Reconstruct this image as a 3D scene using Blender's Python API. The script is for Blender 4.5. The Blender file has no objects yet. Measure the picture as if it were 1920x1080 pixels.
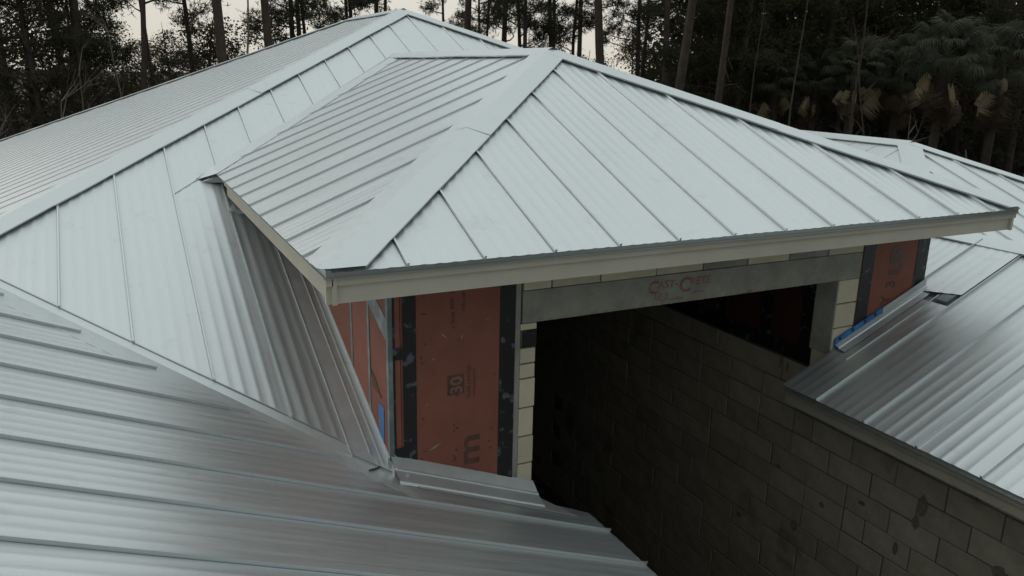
import bpy, bmesh, math, random
import numpy as np
from mathutils import Vector, Matrix

# ------------------------------------------------------------------ camera, sky, sun, exposure
scene = bpy.context.scene
COL = scene.collection
rng = random.Random(7)

cam_d = bpy.data.cameras.new('camera')
cam = bpy.data.objects.new('camera', cam_d)
COL.objects.link(cam)
cam_d.sensor_width = 36.0
cam_d.lens = 36.0 * 1484.32 / 1920.0
cam_d.clip_start = 0.05
cam_d.clip_end = 2000.0
CAM = Vector((-0.8387, -3.5412, 0.9013))
RX = Vector((0.8936, -0.4485, 0.0206)); RU = Vector((0.1009, 0.2453, 0.9642)); RF = Vector((0.4375, 0.8595, -0.2644))
cam.matrix_world = Matrix(((RX.x, RU.x, -RF.x, CAM.x), (RX.y, RU.y, -RF.y, CAM.y), (RX.z, RU.z, -RF.z, CAM.z), (0, 0, 0, 1)))
scene.camera = cam

SUN_EL, SUN_AZ = math.radians(32), math.radians(-44)      # azimuth from +Y towards +X
world = bpy.data.worlds.new('World')
scene.world = world
world.use_nodes = True
wn, wl = world.node_tree.nodes, world.node_tree.links
wn.clear()
w_out = wn.new('ShaderNodeOutputWorld')
w_bg = wn.new('ShaderNodeBackground')
w_sky = wn.new('ShaderNodeTexSky')
w_sky.sky_type = 'NISHITA'
w_sky.sun_disc = False
w_sky.sun_elevation = SUN_EL
w_sky.sun_rotation = SUN_AZ
w_sky.air_density = 1.0
w_sky.dust_density = 2.0
w_sky.ozone_density = 1.0
w_hsv = wn.new('ShaderNodeHueSaturation')
w_hsv.inputs['Saturation'].default_value = 0.25
# a cloud deck over the clear sky: warm and pale at the horizon, cooler overhead, with added dimming behind the camera to darken the front walls
w_tc = wn.new('ShaderNodeTexCoord')
w_dot = wn.new('ShaderNodeVectorMath'); w_dot.operation = 'DOT_PRODUCT'
w_dot.inputs[1].default_value = (math.sin(math.radians(26)), math.cos(math.radians(26)), 0.25)
wl.new(w_tc.outputs['Generated'], w_dot.inputs[0])
w_side = wn.new('ShaderNodeMapRange'); w_side.interpolation_type = 'SMOOTHSTEP'
for k_, v_ in (('From Min', -0.75), ('From Max', 0.75), ('To Min', 0.44), ('To Max', 1.0)): w_side.inputs[k_].default_value = v_
wl.new(w_dot.outputs['Value'], w_side.inputs['Value'])
w_sep = wn.new('ShaderNodeSeparateXYZ'); wl.new(w_tc.outputs['Generated'], w_sep.inputs[0])
w_el = wn.new('ShaderNodeMapRange')
for k_, v_ in (('From Min', 0.02), ('From Max', 0.38)): w_el.inputs[k_].default_value = v_
wl.new(w_sep.outputs['Z'], w_el.inputs['Value'])
w_deck = wn.new('ShaderNodeMix'); w_deck.data_type = 'RGBA'
w_deck.inputs['A'].default_value = (6.5, 6.1, 5.3, 1)
w_deck.inputs['B'].default_value = (8.0, 8.6, 8.6, 1)
wl.new(w_el.outputs['Result'], w_deck.inputs['Factor'])
w_sc = wn.new('ShaderNodeVectorMath'); w_sc.operation = 'SCALE'
wl.new(w_deck.outputs['Result'], w_sc.inputs[0]); wl.new(w_side.outputs['Result'], w_sc.inputs['Scale'])
w_mix = wn.new('ShaderNodeMix'); w_mix.data_type = 'RGBA'
w_mix.inputs['Factor'].default_value = 0.92
wl.new(w_sc.outputs['Vector'], w_mix.inputs['B'])
w_bg.inputs['Strength'].default_value = 0.1
wl.new(w_hsv.outputs['Color'], w_mix.inputs['A'])
wl.new(w_mix.outputs['Result'], w_bg.inputs['Color'])
wl.new(w_bg.outputs['Background'], w_out.inputs['Surface'])

sun_d = bpy.data.lights.new('sun', 'SUN')
sun_d.energy = 0.5
sun_d.angle = math.radians(30)
sun_d.color = (1.0, 0.93, 0.82)
sun = bpy.data.objects.new('sun', sun_d)
COL.objects.link(sun)
sdir = Vector((math.sin(SUN_AZ) * math.cos(SUN_EL), math.cos(SUN_AZ) * math.cos(SUN_EL), math.sin(SUN_EL)))
sun.rotation_euler = (-sdir).to_track_quat('-Z', 'Y').to_euler()
sun.location = (-20, 20, 30)

vs = scene.view_settings
vs.view_transform = 'Standard'
vs.look = 'None'
vs.exposure = 0.22
vs.gamma = 1.0
vs.use_curve_mapping = False

# ------------------------------------------------------------------ materials
def nodes_of(name):
    m = bpy.data.materials.new(name)
    m.use_nodes = True
    nt = m.node_tree
    b = nt.nodes['Principled BSDF']
    return m, nt, b

def nd(nt, kind, **kw):
    n = nt.nodes.new(kind)
    for k, v in kw.items():
        if hasattr(n, k):
            setattr(n, k, v)
        else:
            n.inputs[k].default_value = v
    return n

def ramp(nt, src, stops):
    r = nt.nodes.new('ShaderNodeValToRGB')
    els = r.color_ramp.elements
    while len(els) < len(stops):
        els.new(0.5)
    for e, (p, c) in zip(els, stops):
        e.position = p
        e.color = c if len(c) == 4 else (*c, 1)
    nt.links.new(src, r.inputs['Fac'])
    return r

def metal(name, base, rough, streak=True, bump=0.32, met=0.80):
    m, nt, b = nodes_of(name)
    b.inputs['Metallic'].default_value = met
    L = nt.links
    tc = nd(nt, 'ShaderNodeTexCoord')
    big = nd(nt, 'ShaderNodeTexNoise', Scale=1.3, Detail=3.0)
    L.new(tc.outputs['Object'], big.inputs['Vector'])
    fine = nd(nt, 'ShaderNodeTexNoise', Scale=1.0, Detail=5.0, Roughness=0.65)
    mp = nd(nt, 'ShaderNodeMapping')
    mp.inputs['Scale'].default_value = (38, 0.9, 1) if streak else (14, 14, 14)
    L.new(tc.outputs['UV' if streak else 'Object'], mp.inputs['Vector'])
    L.new(mp.outputs['Vector'], fine.inputs['Vector'])
    spg = nd(nt, 'ShaderNodeTexVoronoi', Scale=170.0)
    L.new(tc.outputs['Object'], spg.inputs['Vector'])
    dirt = nd(nt, 'ShaderNodeTexNoise', Scale=5.0, Detail=6.0, Roughness=0.7)
    L.new(tc.outputs['Object'], dirt.inputs['Vector'])
    # colour: base with faint spangle and handling marks
    r1 = ramp(nt, fine.outputs['Fac'], [(0.25, [c * 0.965 for c in base]), (0.75, [min(1, c * 1.03) for c in base])])
    r2 = ramp(nt, dirt.outputs['Fac'], [(0.26, (0.89, 0.89, 0.88)), (0.42, (1, 1, 1))])
    r3 = ramp(nt, spg.outputs['Distance'], [(0.0, (0.95, 0.95, 0.95)), (1.0, (1.03, 1.03, 1.03))])
    mu = nd(nt, 'ShaderNodeMix', data_type='RGBA', blend_type='MULTIPLY'); mu.inputs['Factor'].default_value = 1
    L.new(r1.outputs['Color'], mu.inputs['A']); L.new(r2.outputs['Color'], mu.inputs['B'])
    mu2 = nd(nt, 'ShaderNodeMix', data_type='RGBA', blend_type='MULTIPLY'); mu2.inputs['Factor'].default_value = 1
    L.new(mu.outputs['Result'], mu2.inputs['A']); L.new(r3.outputs['Color'], mu2.inputs['B'])
    L.new(mu2.outputs['Result'], b.inputs['Base Color'])
    ro = nd(nt, 'ShaderNodeMapRange'); ro.inputs['From Min'].default_value = 0.3; ro.inputs['From Max'].default_value = 0.7
    ro.inputs['To Min'].default_value = rough - 0.06; ro.inputs['To Max'].default_value = rough + 0.07
    L.new(fine.outputs['Fac'], ro.inputs['Value']); L.new(ro.outputs['Result'], b.inputs['Roughness'])
    ad = nd(nt, 'ShaderNodeMath', operation='MULTIPLY_ADD')
    ad.inputs[1].default_value = 0.10
    L.new(fine.outputs['Fac'], ad.inputs[0]); L.new(big.outputs['Fac'], ad.inputs[2])
    bp = nd(nt, 'ShaderNodeBump', Strength=bump, Distance=0.02)
    L.new(ad.outputs['Value'], bp.inputs['Height']); L.new(bp.outputs['Normal'], b.inputs['Normal'])
    return m

def stony(name, c1, c2, scale=9.0, rough=0.92, bump=0.5, stain=None, dist=0.006):
    m, nt, b = nodes_of(name)
    L = nt.links
    tc = nd(nt, 'ShaderNodeTexCoord')
    n1 = nd(nt, 'ShaderNodeTexNoise', Scale=scale, Detail=8.0, Roughness=0.7)
    L.new(tc.outputs['Object'], n1.inputs['Vector'])
    oi = nd(nt, 'ShaderNodeObjectInfo')
    r = ramp(nt, n1.outputs['Fac'], [(0.3, c1), (0.7, c2)])
    v = nd(nt, 'ShaderNodeMapRange'); v.inputs['To Min'].default_value = 0.87; v.inputs['To Max'].default_value = 1.09
    L.new(oi.outputs['Random'], v.inputs['Value'])
    h = nd(nt, 'ShaderNodeHueSaturation')
    L.new(r.outputs['Color'], h.inputs['Color']); L.new(v.outputs['Result'], h.inputs['Value'])
    col = h.outputs['Color']
    if stain:
        geo = nd(nt, 'ShaderNodeNewGeometry')
        n2 = nd(nt, 'ShaderNodeTexNoise', Scale=stain, Detail=4.0, Roughness=0.6)
        L.new(geo.outputs['Position'], n2.inputs['Vector'])
        r2 = ramp(nt, n2.outputs['Fac'], [(0.28, (0.45, 0.44, 0.42)), (0.42, (1, 1, 1))])
        mu = nd(nt, 'ShaderNodeMix', data_type='RGBA', blend_type='MULTIPLY'); mu.inputs['Factor'].default_value = 0.85
        L.new(col, mu.inputs['A']); L.new(r2.outputs['Color'], mu.inputs['B'])
        col = mu.outputs['Result']
    L.new(col, b.inputs['Base Color'])
    b.inputs['Roughness'].default_value = rough
    b.inputs['Specular IOR Level'].default_value = 0.2
    n3 = nd(nt, 'ShaderNodeTexNoise', Scale=scale * 9, Detail=4.0)
    L.new(tc.outputs['Object'], n3.inputs['Vector'])
    bp = nd(nt, 'ShaderNodeBump', Strength=bump, Distance=dist)
    L.new(n3.outputs['Fac'], bp.inputs['Height']); L.new(bp.outputs['Normal'], b.inputs['Normal'])
    return m

def tape_mat(name, dark, print_c, scale, lo=0.60, hi=0.66):
    m, nt, b = nodes_of(name)
    L = nt.links
    tc = nd(nt, 'ShaderNodeTexCoord')
    n1 = nd(nt, 'ShaderNodeTexNoise', Scale=scale, Detail=2.0, Roughness=0.5)
    L.new(tc.outputs['Object'], n1.inputs['Vector'])
    r = ramp(nt, n1.outputs['Fac'], [(lo, dark), (hi, print_c)])
    L.new(r.outputs['Color'], b.inputs['Base Color'])
    b.inputs['Roughness'].default_value = 0.45
    n3 = nd(nt, 'ShaderNodeTexNoise', Scale=30.0, Detail=3.0)
    L.new(tc.outputs['Object'], n3.inputs['Vector'])
    bp = nd(nt, 'ShaderNodeBump', Strength=0.4, Distance=0.006)
    L.new(n3.outputs['Fac'], bp.inputs['Height']); L.new(bp.outputs['Normal'], b.inputs['Normal'])
    return m

def leaf_mat(name, c1, c2, rough=0.7):
    m, nt, b = nodes_of(name)
    L = nt.links
    geo = nd(nt, 'ShaderNodeNewGeometry')
    n1 = nd(nt, 'ShaderNodeTexNoise', Scale=1.4, Detail=3.0)
    L.new(geo.outputs['Position'], n1.inputs['Vector'])
    oi = nd(nt, 'ShaderNodeObjectInfo')
    r = ramp(nt, n1.outputs['Fac'], [(0.32, c1), (0.68, c2)])
    v = nd(nt, 'ShaderNodeMapRange'); v.inputs['To Min'].default_value = 0.7; v.inputs['To Max'].default_value = 1.25
    L.new(oi.outputs['Random'], v.inputs['Value'])
    h = nd(nt, 'ShaderNodeHueSaturation')
    L.new(r.outputs['Color'], h.inputs['Color']); L.new(v.outputs['Result'], h.inputs['Value'])
    L.new(h.outputs['Color'], b.inputs['Base Color'])
    b.inputs['Roughness'].default_value = rough
    b.inputs['Specular IOR Level'].default_value = 0.15
    tr = nd(nt, 'ShaderNodeBsdfTranslucent')
    L.new(h.outputs['Color'], tr.inputs['Color'])
    ms = nd(nt, 'ShaderNodeMixShader'); ms.inputs['Fac'].default_value = 0.42
    L.new(b.outputs['BSDF'], ms.inputs[1]); L.new(tr.outputs['BSDF'], ms.inputs[2])
    L.new(ms.outputs['Shader'], nt.nodes['Material Output'].inputs['Surface'])
    return m

M_METAL = metal('galvalume_panel', (0.612, 0.652, 0.662), 0.43)
M_FLASH = metal('galvalume_flashing', (0.61, 0.655, 0.665), 0.48, streak=False, bump=0.35, met=0.68)
M_DRIP = metal('drip_edge_metal', (0.40, 0.44, 0.43), 0.42, streak=False, bump=0.15)
M_FASCIA = stony('fascia_paint', (0.48, 0.45, 0.375), (0.55, 0.52, 0.435), 3.0, 0.6, 0.12, dist=0.002)
M_DECK = stony('plywood_deck', (0.20, 0.15, 0.09), (0.28, 0.21, 0.13), 6.0)
M_SOFFIT = stony('soffit_board', (0.20, 0.18, 0.14), (0.26, 0.23, 0.18), 6.0)
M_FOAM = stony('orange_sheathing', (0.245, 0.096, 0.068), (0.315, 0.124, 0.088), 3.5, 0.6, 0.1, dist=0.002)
M_SHADEDFOAM = stony('shaded_sheathing', (0.045, 0.016, 0.012), (0.065, 0.022, 0.016), 4.0, 0.8)
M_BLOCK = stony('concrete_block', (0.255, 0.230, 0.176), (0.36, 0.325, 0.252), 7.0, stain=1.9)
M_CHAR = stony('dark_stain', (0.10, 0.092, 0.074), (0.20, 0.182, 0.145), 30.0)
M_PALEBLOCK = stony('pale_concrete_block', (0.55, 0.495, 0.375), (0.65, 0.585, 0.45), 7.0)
M_MORTAR = stony('mortar', (0.10, 0.092, 0.075), (0.15, 0.138, 0.112), 20.0)
M_LINTEL = stony('precast_lintel', (0.23, 0.232, 0.20), (0.40, 0.395, 0.345), 4.5)
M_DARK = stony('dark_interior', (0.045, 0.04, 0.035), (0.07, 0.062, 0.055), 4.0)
M_WOOD = stony('brown_wood', (0.10, 0.06, 0.035), (0.16, 0.10, 0.06), 8.0)
M_TAPE = tape_mat('black_tape', (0.010, 0.010, 0.012), (0.09, 0.105, 0.13), 14.0, 0.60, 0.68)
M_GREYTAPE = tape_mat('grey_tape', (0.13, 0.16, 0.17), (0.24, 0.28, 0.29), 9.0, 0.45, 0.65)
M_BLUE = tape_mat('blue_membrane', (0.03, 0.15, 0.42), (0.05, 0.22, 0.52), 6.0, 0.4, 0.6)
M_INK = tape_mat('dark_ink', (0.085, 0.042, 0.032), (0.125, 0.052, 0.04), 9.0, 0.45, 0.7)
M_PRINT = tape_mat('pale_print', (0.20, 0.10, 0.075), (0.27, 0.13, 0.10), 9.0, 0.45, 0.7)
M_DARKFASCIA = stony('darker_fascia', (0.23, 0.215, 0.175), (0.29, 0.272, 0.22), 3.0, 0.7, 0.15, dist=0.002)
M_RED = tape_mat('red_ink', (0.23, 0.075, 0.065), (0.25, 0.17, 0.15), 22.0, 0.45, 0.66)
M_GROUND = stony('forest_floor', (0.05, 0.042, 0.03), (0.10, 0.085, 0.06), 0.6)
M_BARK = stony('pine_bark', (0.055, 0.045, 0.037), (0.115, 0.095, 0.078), 2.5, dist=0.03)
M_PALEBARK = stony('pale_bark', (0.12, 0.108, 0.09), (0.22, 0.20, 0.165), 3.0, dist=0.02)
M_NEEDLE = leaf_mat('pine_needles', (0.048, 0.056, 0.036), (0.092, 0.098, 0.056))
M_LEAF = leaf_mat('oak_leaves', (0.048, 0.049, 0.030), (0.100, 0.096, 0.052))
M_BRUSH = leaf_mat('brush_leaves', (0.046, 0.043, 0.033), (0.092, 0.084, 0.062))
M_FROND = leaf_mat('palm_frond', (0.062, 0.075, 0.052), (0.115, 0.130, 0.090), 0.6)
M_DEADFROND = leaf_mat('dead_frond', (0.36, 0.30, 0.195), (0.60, 0.52, 0.36))
M_PALMTRUNK = stony('palm_trunk', (0.04, 0.033, 0.027), (0.085, 0.07, 0.056), 2.5, dist=0.03)
M_SKIRT = leaf_mat('frond_skirt', (0.085, 0.062, 0.046), (0.16, 0.12, 0.088))

# ------------------------------------------------------------------ helpers
def link(name, me, parent=None, mat=None):
    o = bpy.data.objects.new(name, me)
    COL.objects.link(o)
    if mat is not None and me is not None and not me.materials:
        me.materials.append(mat)
    if parent is not None:
        o.parent = parent
    return o

class MB:
    def __init__(self):
        self.v = []; self.f = []; self.uv = []
    def poly(self, pts, uvs=None):
        i = len(self.v)
        self.v += [tuple(p) for p in pts]
        self.f.append(tuple(range(i, i + len(pts))))
        self.uv += list(uvs) if uvs else [(p[0], p[1]) for p in pts]
    def box(self, o, a, b, c):
        o, a, b, c = map(Vector, (o, a, b, c))
        p = [o, o + a, o + a + b, o + b, o + c, o + a + c, o + a + b + c, o + b + c]
        if a.cross(b).dot(c) < 0:
            p = [p[3], p[2], p[1], p[0], p[7], p[6], p[5], p[4]]
        for q in ((3, 2, 1, 0), (4, 5, 6, 7), (0, 1, 5, 4), (1, 2, 6, 5), (2, 3, 7, 6), (3, 0, 4, 7)):
            self.poly([p[k] for k in q])
    def abox(self, x0, x1, y0, y1, z0, z1):
        self.box((x0, y0, z0), (x1 - x0, 0, 0), (0, y1 - y0, 0), (0, 0, z1 - z0))
    def prism(self, pts, d):
        # closed prism from a planar polygon pushed by d
        d = Vector(d); a = [Vector(p) for p in pts]; b = [p + d for p in a]
        n = Vector((0, 0, 0))
        for i in range(len(a)):
            n += a[i].cross(a[(i + 1) % len(a)])
        if n.dot(d) > 0:
            a.reverse(); b.reverse()
        self.poly(a); self.poly(list(reversed(b)))
        for i in range(len(a)):
            j = (i + 1) % len(a)
            self.poly([a[j], a[i], b[i], b[j]])
    def mesh(self, name, weld=False, smooth=None):
        me = bpy.data.meshes.new(name)
        me.from_pydata(self.v, [], self.f)
        u = me.uv_layers.new(name='UVMap')
        flat = np.array([self.uv[k] for f in self.f for k in f], dtype=np.float32).ravel()
        u.data.foreach_set('uv', flat)
        if weld:
            bm = bmesh.new(); bm.from_mesh(me)
            bmesh.ops.remove_doubles(bm, verts=bm.verts, dist=2e-5)
            bm.to_mesh(me); bm.free()
        if smooth is not None:
            me.polygons.foreach_set('use_smooth', [True] * len(me.polygons))
            me.set_sharp_from_angle(angle=math.radians(smooth))
        return me
    def obj(self, name, mat, parent=None, weld=False, smooth=None):
        return link(name, self.mesh(name, weld, smooth), parent, mat)

def tag(o, label, cat, group=None, kind=None):
    o['label'] = label
    if cat: o['category'] = cat
    if group: o['group'] = group
    if kind: o['kind'] = kind
    return o

def clip(poly, a, b, c):
    # keep a*u + b*v >= c
    out = []
    for i in range(len(poly)):
        p, q = poly[i], poly[(i + 1) % len(poly)]
        dp, dq = a * p[0] + b * p[1] - c, a * q[0] + b * q[1] - c
        if dp >= 0: out.append(p)
        if (dp >= 0) != (dq >= 0):
            t = dp / (dp - dq)
            out.append((p[0] + t * (q[0] - p[0]), p[1] + t * (q[1] - p[1])))
    return out

# ------------------------------------------------------------------ roof geometry
S = 0.4064
PT = 0.40971
W = 5.2031
YR = 6.6058
ZA = PT * W / 2
HN = 1 / math.sqrt(1 + PT * PT)

class Plane:
    # a roof slope: u runs along the eave, v up the slope (plan distance), height z = z0 + PT*v
    def __init__(self, eu, ev, z0, off):
        self.eu = Vector((*eu, 0)); self.evp = Vector((*ev, 0)); self.z0 = z0; self.off = off
        self.n = Vector((-PT * ev[0], -PT * ev[1], 1)).normalized()
        self.ev = Vector((ev[0], ev[1], PT)).normalized()
    def P(self, u, v, h=0.0):
        return self.eu * u + self.evp * (v + self.off) + Vector((0, 0, self.z0 + PT * v)) + self.n * h
    def uv(self, x, y):
        p = Vector((x, y, 0))
        return (p.dot(self.eu), p.dot(self.evp) - self.off)
    def z(self, x, y):
        return self.z0 + PT * self.uv(x, y)[1]

PLN_F = Plane((1, 0), (0, 1), 0.0, 0.0)                         # entry roof, front
PLN_L = Plane((0, -1), (1, 0), 0.0, 0.0)                        # entry roof, left
PLN_R = Plane((0, 1), (-1, 0), 0.0, -W)                         # entry roof, right
PLN_M = Plane((1, 0), (0, 1), ZA - PT * YR, 0.0)                # main roof, front
AX, AY = 3.238, 8.212
AZ = ZA + PT * (AY - YR)
AY2 = 10.8
PLN_ML = Plane((0, -1), (1, 0), AZ - PT * AX, 0.0)              # main roof, left
PLN_MR = Plane((0, 1), (-1, 0), AZ + PT * AX, 0.0)              # main roof, right
PLN_MB = Plane((-1, 0), (0, -1), AZ + PT * AY2, 0.0)            # main roof, back
VL = 1.0                                                        # left valley: x + y = VL
KL = ZA - PT * YR + PT * VL
PLN_WL = Plane((0, 1), (-1, 0), KL, 0.0)                        # left wing, courtyard side: z = KL - PT x
XWL = (KL - (AZ - PT * AX)) / (2 * PT)                          # left wing ridge
EL = 1.80                                                       # left wing eave
KR = -2.863
PLN_WR = Plane((0, -1), (1, 0), KR, 0.0)                        # right wing, courtyard side: z = KR + PT x
ER = 3.63
XRR = 5.93
ZRR = KR + PT * XRR
PLN_WR2 = Plane((0, 1), (-1, 0), ZRR + PT * XRR, 0.0)
X2, Y2, Z2 = 9.31, 4.084, 0.033                                 # far hip roof apex
PLN_2L = Plane((0, -1), (1, 0), Z2 - PT * X2, 0.0)
PLN_2R = Plane((0, 1), (-1, 0), Z2 + PT * X2, 0.0)

SEAM_H, SEAM_W = 0.019, 0.0062
def profile(s, ripples=4, rh=0.0014, SEAM_H=SEAM_H):
    pr = [(-SEAM_W - 0.004, 0.0), (-SEAM_W - 0.0035, -0.006), (-SEAM_W - 0.0005, -0.006), (-SEAM_W, SEAM_H), (SEAM_W - 0.001, SEAM_H), (SEAM_W + 0.002, 0.0)]
    for k in range(ripples):
        c = s * (k + 1) / (ripples + 1)
        pr += [(c - 0.024, 0.0), (c - 0.011, rh * 0.67), (c, rh), (c + 0.011, rh * 0.67), (c + 0.024, 0.0)]
    pr.append((s - SEAM_W - 0.004, 0.0))
    return pr

def roof_face(part, pl, polys, ribs, lift=0.0, ripples=4, tabs=True, rh=0.0014, sh=SEAM_H):
    """one panel object between each pair of ribs; polys are convex polygons in plan (x, y)"""
    P2 = []
    for p in polys:
        q = [pl.uv(*a) for a in p]
        ar = sum(q[i][0] * q[(i + 1) % len(q)][1] - q[(i + 1) % len(q)][0] * q[i][1] for i in range(len(q)))
        P2.append(q if ar > 0 else q[::-1])
    ribs = sorted(ribs)
    for k in range(len(ribs) - 1):
        u0, s = ribs[k], ribs[k + 1] - ribs[k]
        pr = profile(s, ripples, rh, sh)
        mb = MB(); vmin = None
        jit = rng.uniform(-0.0012, 0.0012)
        tilt = rng.uniform(-0.0022, 0.0022)
        for poly in P2:
            for (a, ha), (b, hb) in zip(pr[:-1], pr[1:]):
                q = clip(clip(poly, 1, 0, u0 + a), -1, 0, -(u0 + b))
                if len(q) < 3: continue
                pts = []; uvs = []
                for (u, v) in q:
                    t = min(1, max(0, (u - u0 - a) / (b - a)))
                    h = ha + t * (hb - ha) + lift
                    h += tilt * math.sin(math.pi * min(1, max(0, (u - u0) / s))) + 0.002 + jit * 0
                    pts.append(pl.P(u, v, h)); uvs.append((u + k * 0.37, v))
                mb.poly(pts, uvs)
                if abs(ha - hb) < 1e-9 and ha > 0.008:
                    m = min(v for (_, v) in q)
                    vmin = m if vmin is None else min(vmin, m)
        if not mb.f: continue
        if vmin is not None and tabs:
            # closed, folded end of the seam
            c = pl.P(u0 - 0.006, vmin - 0.004, lift)
            mb.box(c, pl.eu * 0.012, pl.ev * 0.004, pl.n * (sh + 0.006))
        mb.obj('roof_panel', M_METAL, part, weld=True, smooth=28)

def deck(name, slabs, parent, label=None):
    mb = MB()
    for pl, poly in slabs:
        mb.prism([pl.P(*pl.uv(*a), -0.010) for a in poly], pl.n * -0.02)
    o = mb.obj(name, M_DECK, parent)
    if label: o['label'] = label
    return o

def cap(part, name, p0, p1, plA, plB, width=0.155, h=0.031, pieces=1, mat=None, mitre=False):
    """bent cap along the line p0 -> p1 between two slopes, open underneath, with a closure strip"""
    p0, p1 = Vector(p0), Vector(p1)
    d = (p1 - p0).normalized()
    def wing(pl):
        w = d.cross(pl.n)
        if w.z > 0: w = -w
        return w.normalized()
    wa, wb = wing(plA), wing(plB)
    nm = (plA.n + plB.n).normalized()
    hc = h / max(0.3, nm.dot(plA.n))
    Lt = (p1 - p0).length
    for k in range(pieces):
        t0, t1 = Lt * k / pieces - (0.05 if k else 0), Lt * (k + 1) / pieces
        e = 0.0014 * k
        mb = MB()
        rows = []
        n_seg = max(2, int((t1 - t0) / 0.4))
        for i in range(n_seg + 1):
            t = t0 + (t1 - t0) * i / n_seg
            wob = 0.0025 * math.sin(t * 3.1 + k) + 0.0015 * math.sin(t * 9.0)
            c = p0 + d * t
            sec = [c + wa * width + plA.n * (h - 0.012 + e + wob), c + wa * width + plA.n * (h + e + wob),
                   c + wa * 0.03 + plA.n * (h + e) , c + nm * (hc + e),
                   c + wb * 0.03 + plB.n * (h + e), c + wb * width + plB.n * (h + e - wob), c + wb * width + plB.n * (h - 0.012 + e - wob)]
            if mitre and k == 0 and i == 0:
                for q_, pl_, w_ in ((0, plA, wa), (1, plA, wa), (2, plA, wa), (4, plB, wb), (5, plB, wb), (6, plB, wb)):
                    wd_ = width if q_ in (0, 1, 5, 6) else 0.03
                    sec[q_] = sec[q_] + d * (w_.dot(-pl_.evp) * wd_ / d.dot(pl_.evp))
            rows.append(sec)
        flip = (rows[1][1] - rows[0][1]).cross(rows[0][3] - rows[0][1]).dot(plA.n) < 0
        acc = [0]
        for i in range(6): acc.append(acc[-1] + (rows[0][i + 1] - rows[0][i]).length)
        for i in range(n_seg):
            for j in range(6):
                q = [rows[i][j], rows[i + 1][j], rows[i + 1][j + 1], rows[i][j + 1]]
                u = [(acc[j], i * 0.4), (acc[j], i * 0.4 + 0.4), (acc[j + 1], i * 0.4 + 0.4), (acc[j + 1], i * 0.4)]
                if flip: q.reverse(); u.reverse()
                mb.poly(q, u)
        mb.obj(name, mat or M_FLASH, part, weld=True, smooth=20)
    mb = MB()
    for w, pl in ((wa, plA), (wb, plB)):
        mb.box(p0 + d * 0.22 + w * (width - 0.045) + pl.n * 0.001, d * (Lt - 0.22), w * 0.004, pl.n * (h - 0.004))
    mb.obj('closure_strip', M_DRIP, part)

def strip(part, name, pts_a, pts_b, mat, lift):
    """a thin folded strip between two rails (lists of points); lift is a vector"""
    mb = MB()
    lift = Vector(lift)
    for i in range(len(pts_a) - 1):
        a, b, c, e = Vector(pts_a[i]) + lift, Vector(pts_a[i + 1]) + lift, Vector(pts_b[i + 1]) + lift, Vector(pts_b[i]) + lift
        if (b - a).cross(e - a).z < 0:
            a, b, c, e = e, c, b, a
        mb.prism([a, b, c, e], (0, 0, -0.003))
    return mb.obj(name, mat, part)

GROUND = -4.6
house = bpy.data.objects.new('house', None)
COL.objects.link(house)
house.location = (2.6, 4.0, GROUND)
tag(house, 'unfinished single storey house with silver standing seam metal hip roofs and block walls', 'house')
bpy.context.view_layer.update()
HINV = Matrix.Translation(house.location).inverted()
def attach(o):
    o.parent = house
    o.matrix_parent_inverse = HINV
    return o

# ---- entry roof (the small raised hip roof in the middle)
OV = 0.03
cx = W / 2
entry = deck('entry_roof', [(PLN_F, [(0.01, 0.01), (W - 0.01, 0.01), (cx, cx)]),
                            (PLN_L, [(0.01, 0.01), (cx, cx), (cx, YR), (0.01, YR - cx)]),
                            (PLN_R, [(W - 0.01, 0.01), (cx, cx), (cx, YR), (W - 0.01, YR - cx)])], None,
             'raised hip roof over the entry opening')
attach(entry)
G = 0.02
roof_face(entry, PLN_F, [[(0.02, -OV + 0.0), (W - 0.02, -OV), (W - 0.02, 0.0), (cx, cx - 0.05), (0.02, 0.0)]],
          [0.3865 + S * k for k in range(-1, 13)], rh=0.0030, sh=0.016)
vg = 0.25
roof_face(entry, PLN_L, [[(-OV, 0.02), (cx - 0.05, cx), (cx - 0.05, YR - 0.05 - vg), (-OV, YR - cx - OV - vg)]],
          [-(0.330 + S * k) for k in range(-1, 17)], sh=0.013)
roof_face(entry, PLN_R, [[(W + OV, 0.02), (cx + 0.05, cx), (cx + 0.05, YR - vg), (W + OV, YR - cx - vg)]],
          [0.330 + S * k for k in range(-1, 17)])
cap(entry, 'hip_cap', (-0.035, -0.035, -0.035 * PT), (cx, cx, ZA), PLN_F, PLN_L, pieces=2, mitre=True)
cap(entry, 'hip_cap', (W + 0.035, -0.035, -0.035 * PT), (cx, cx, ZA), PLN_F, PLN_R, pieces=2, mitre=True)
cap(entry, 'ridge_cap', (cx, YR - 0.02, ZA), (cx, cx - 0.05, ZA), PLN_L, PLN_R, pieces=2)
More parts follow.
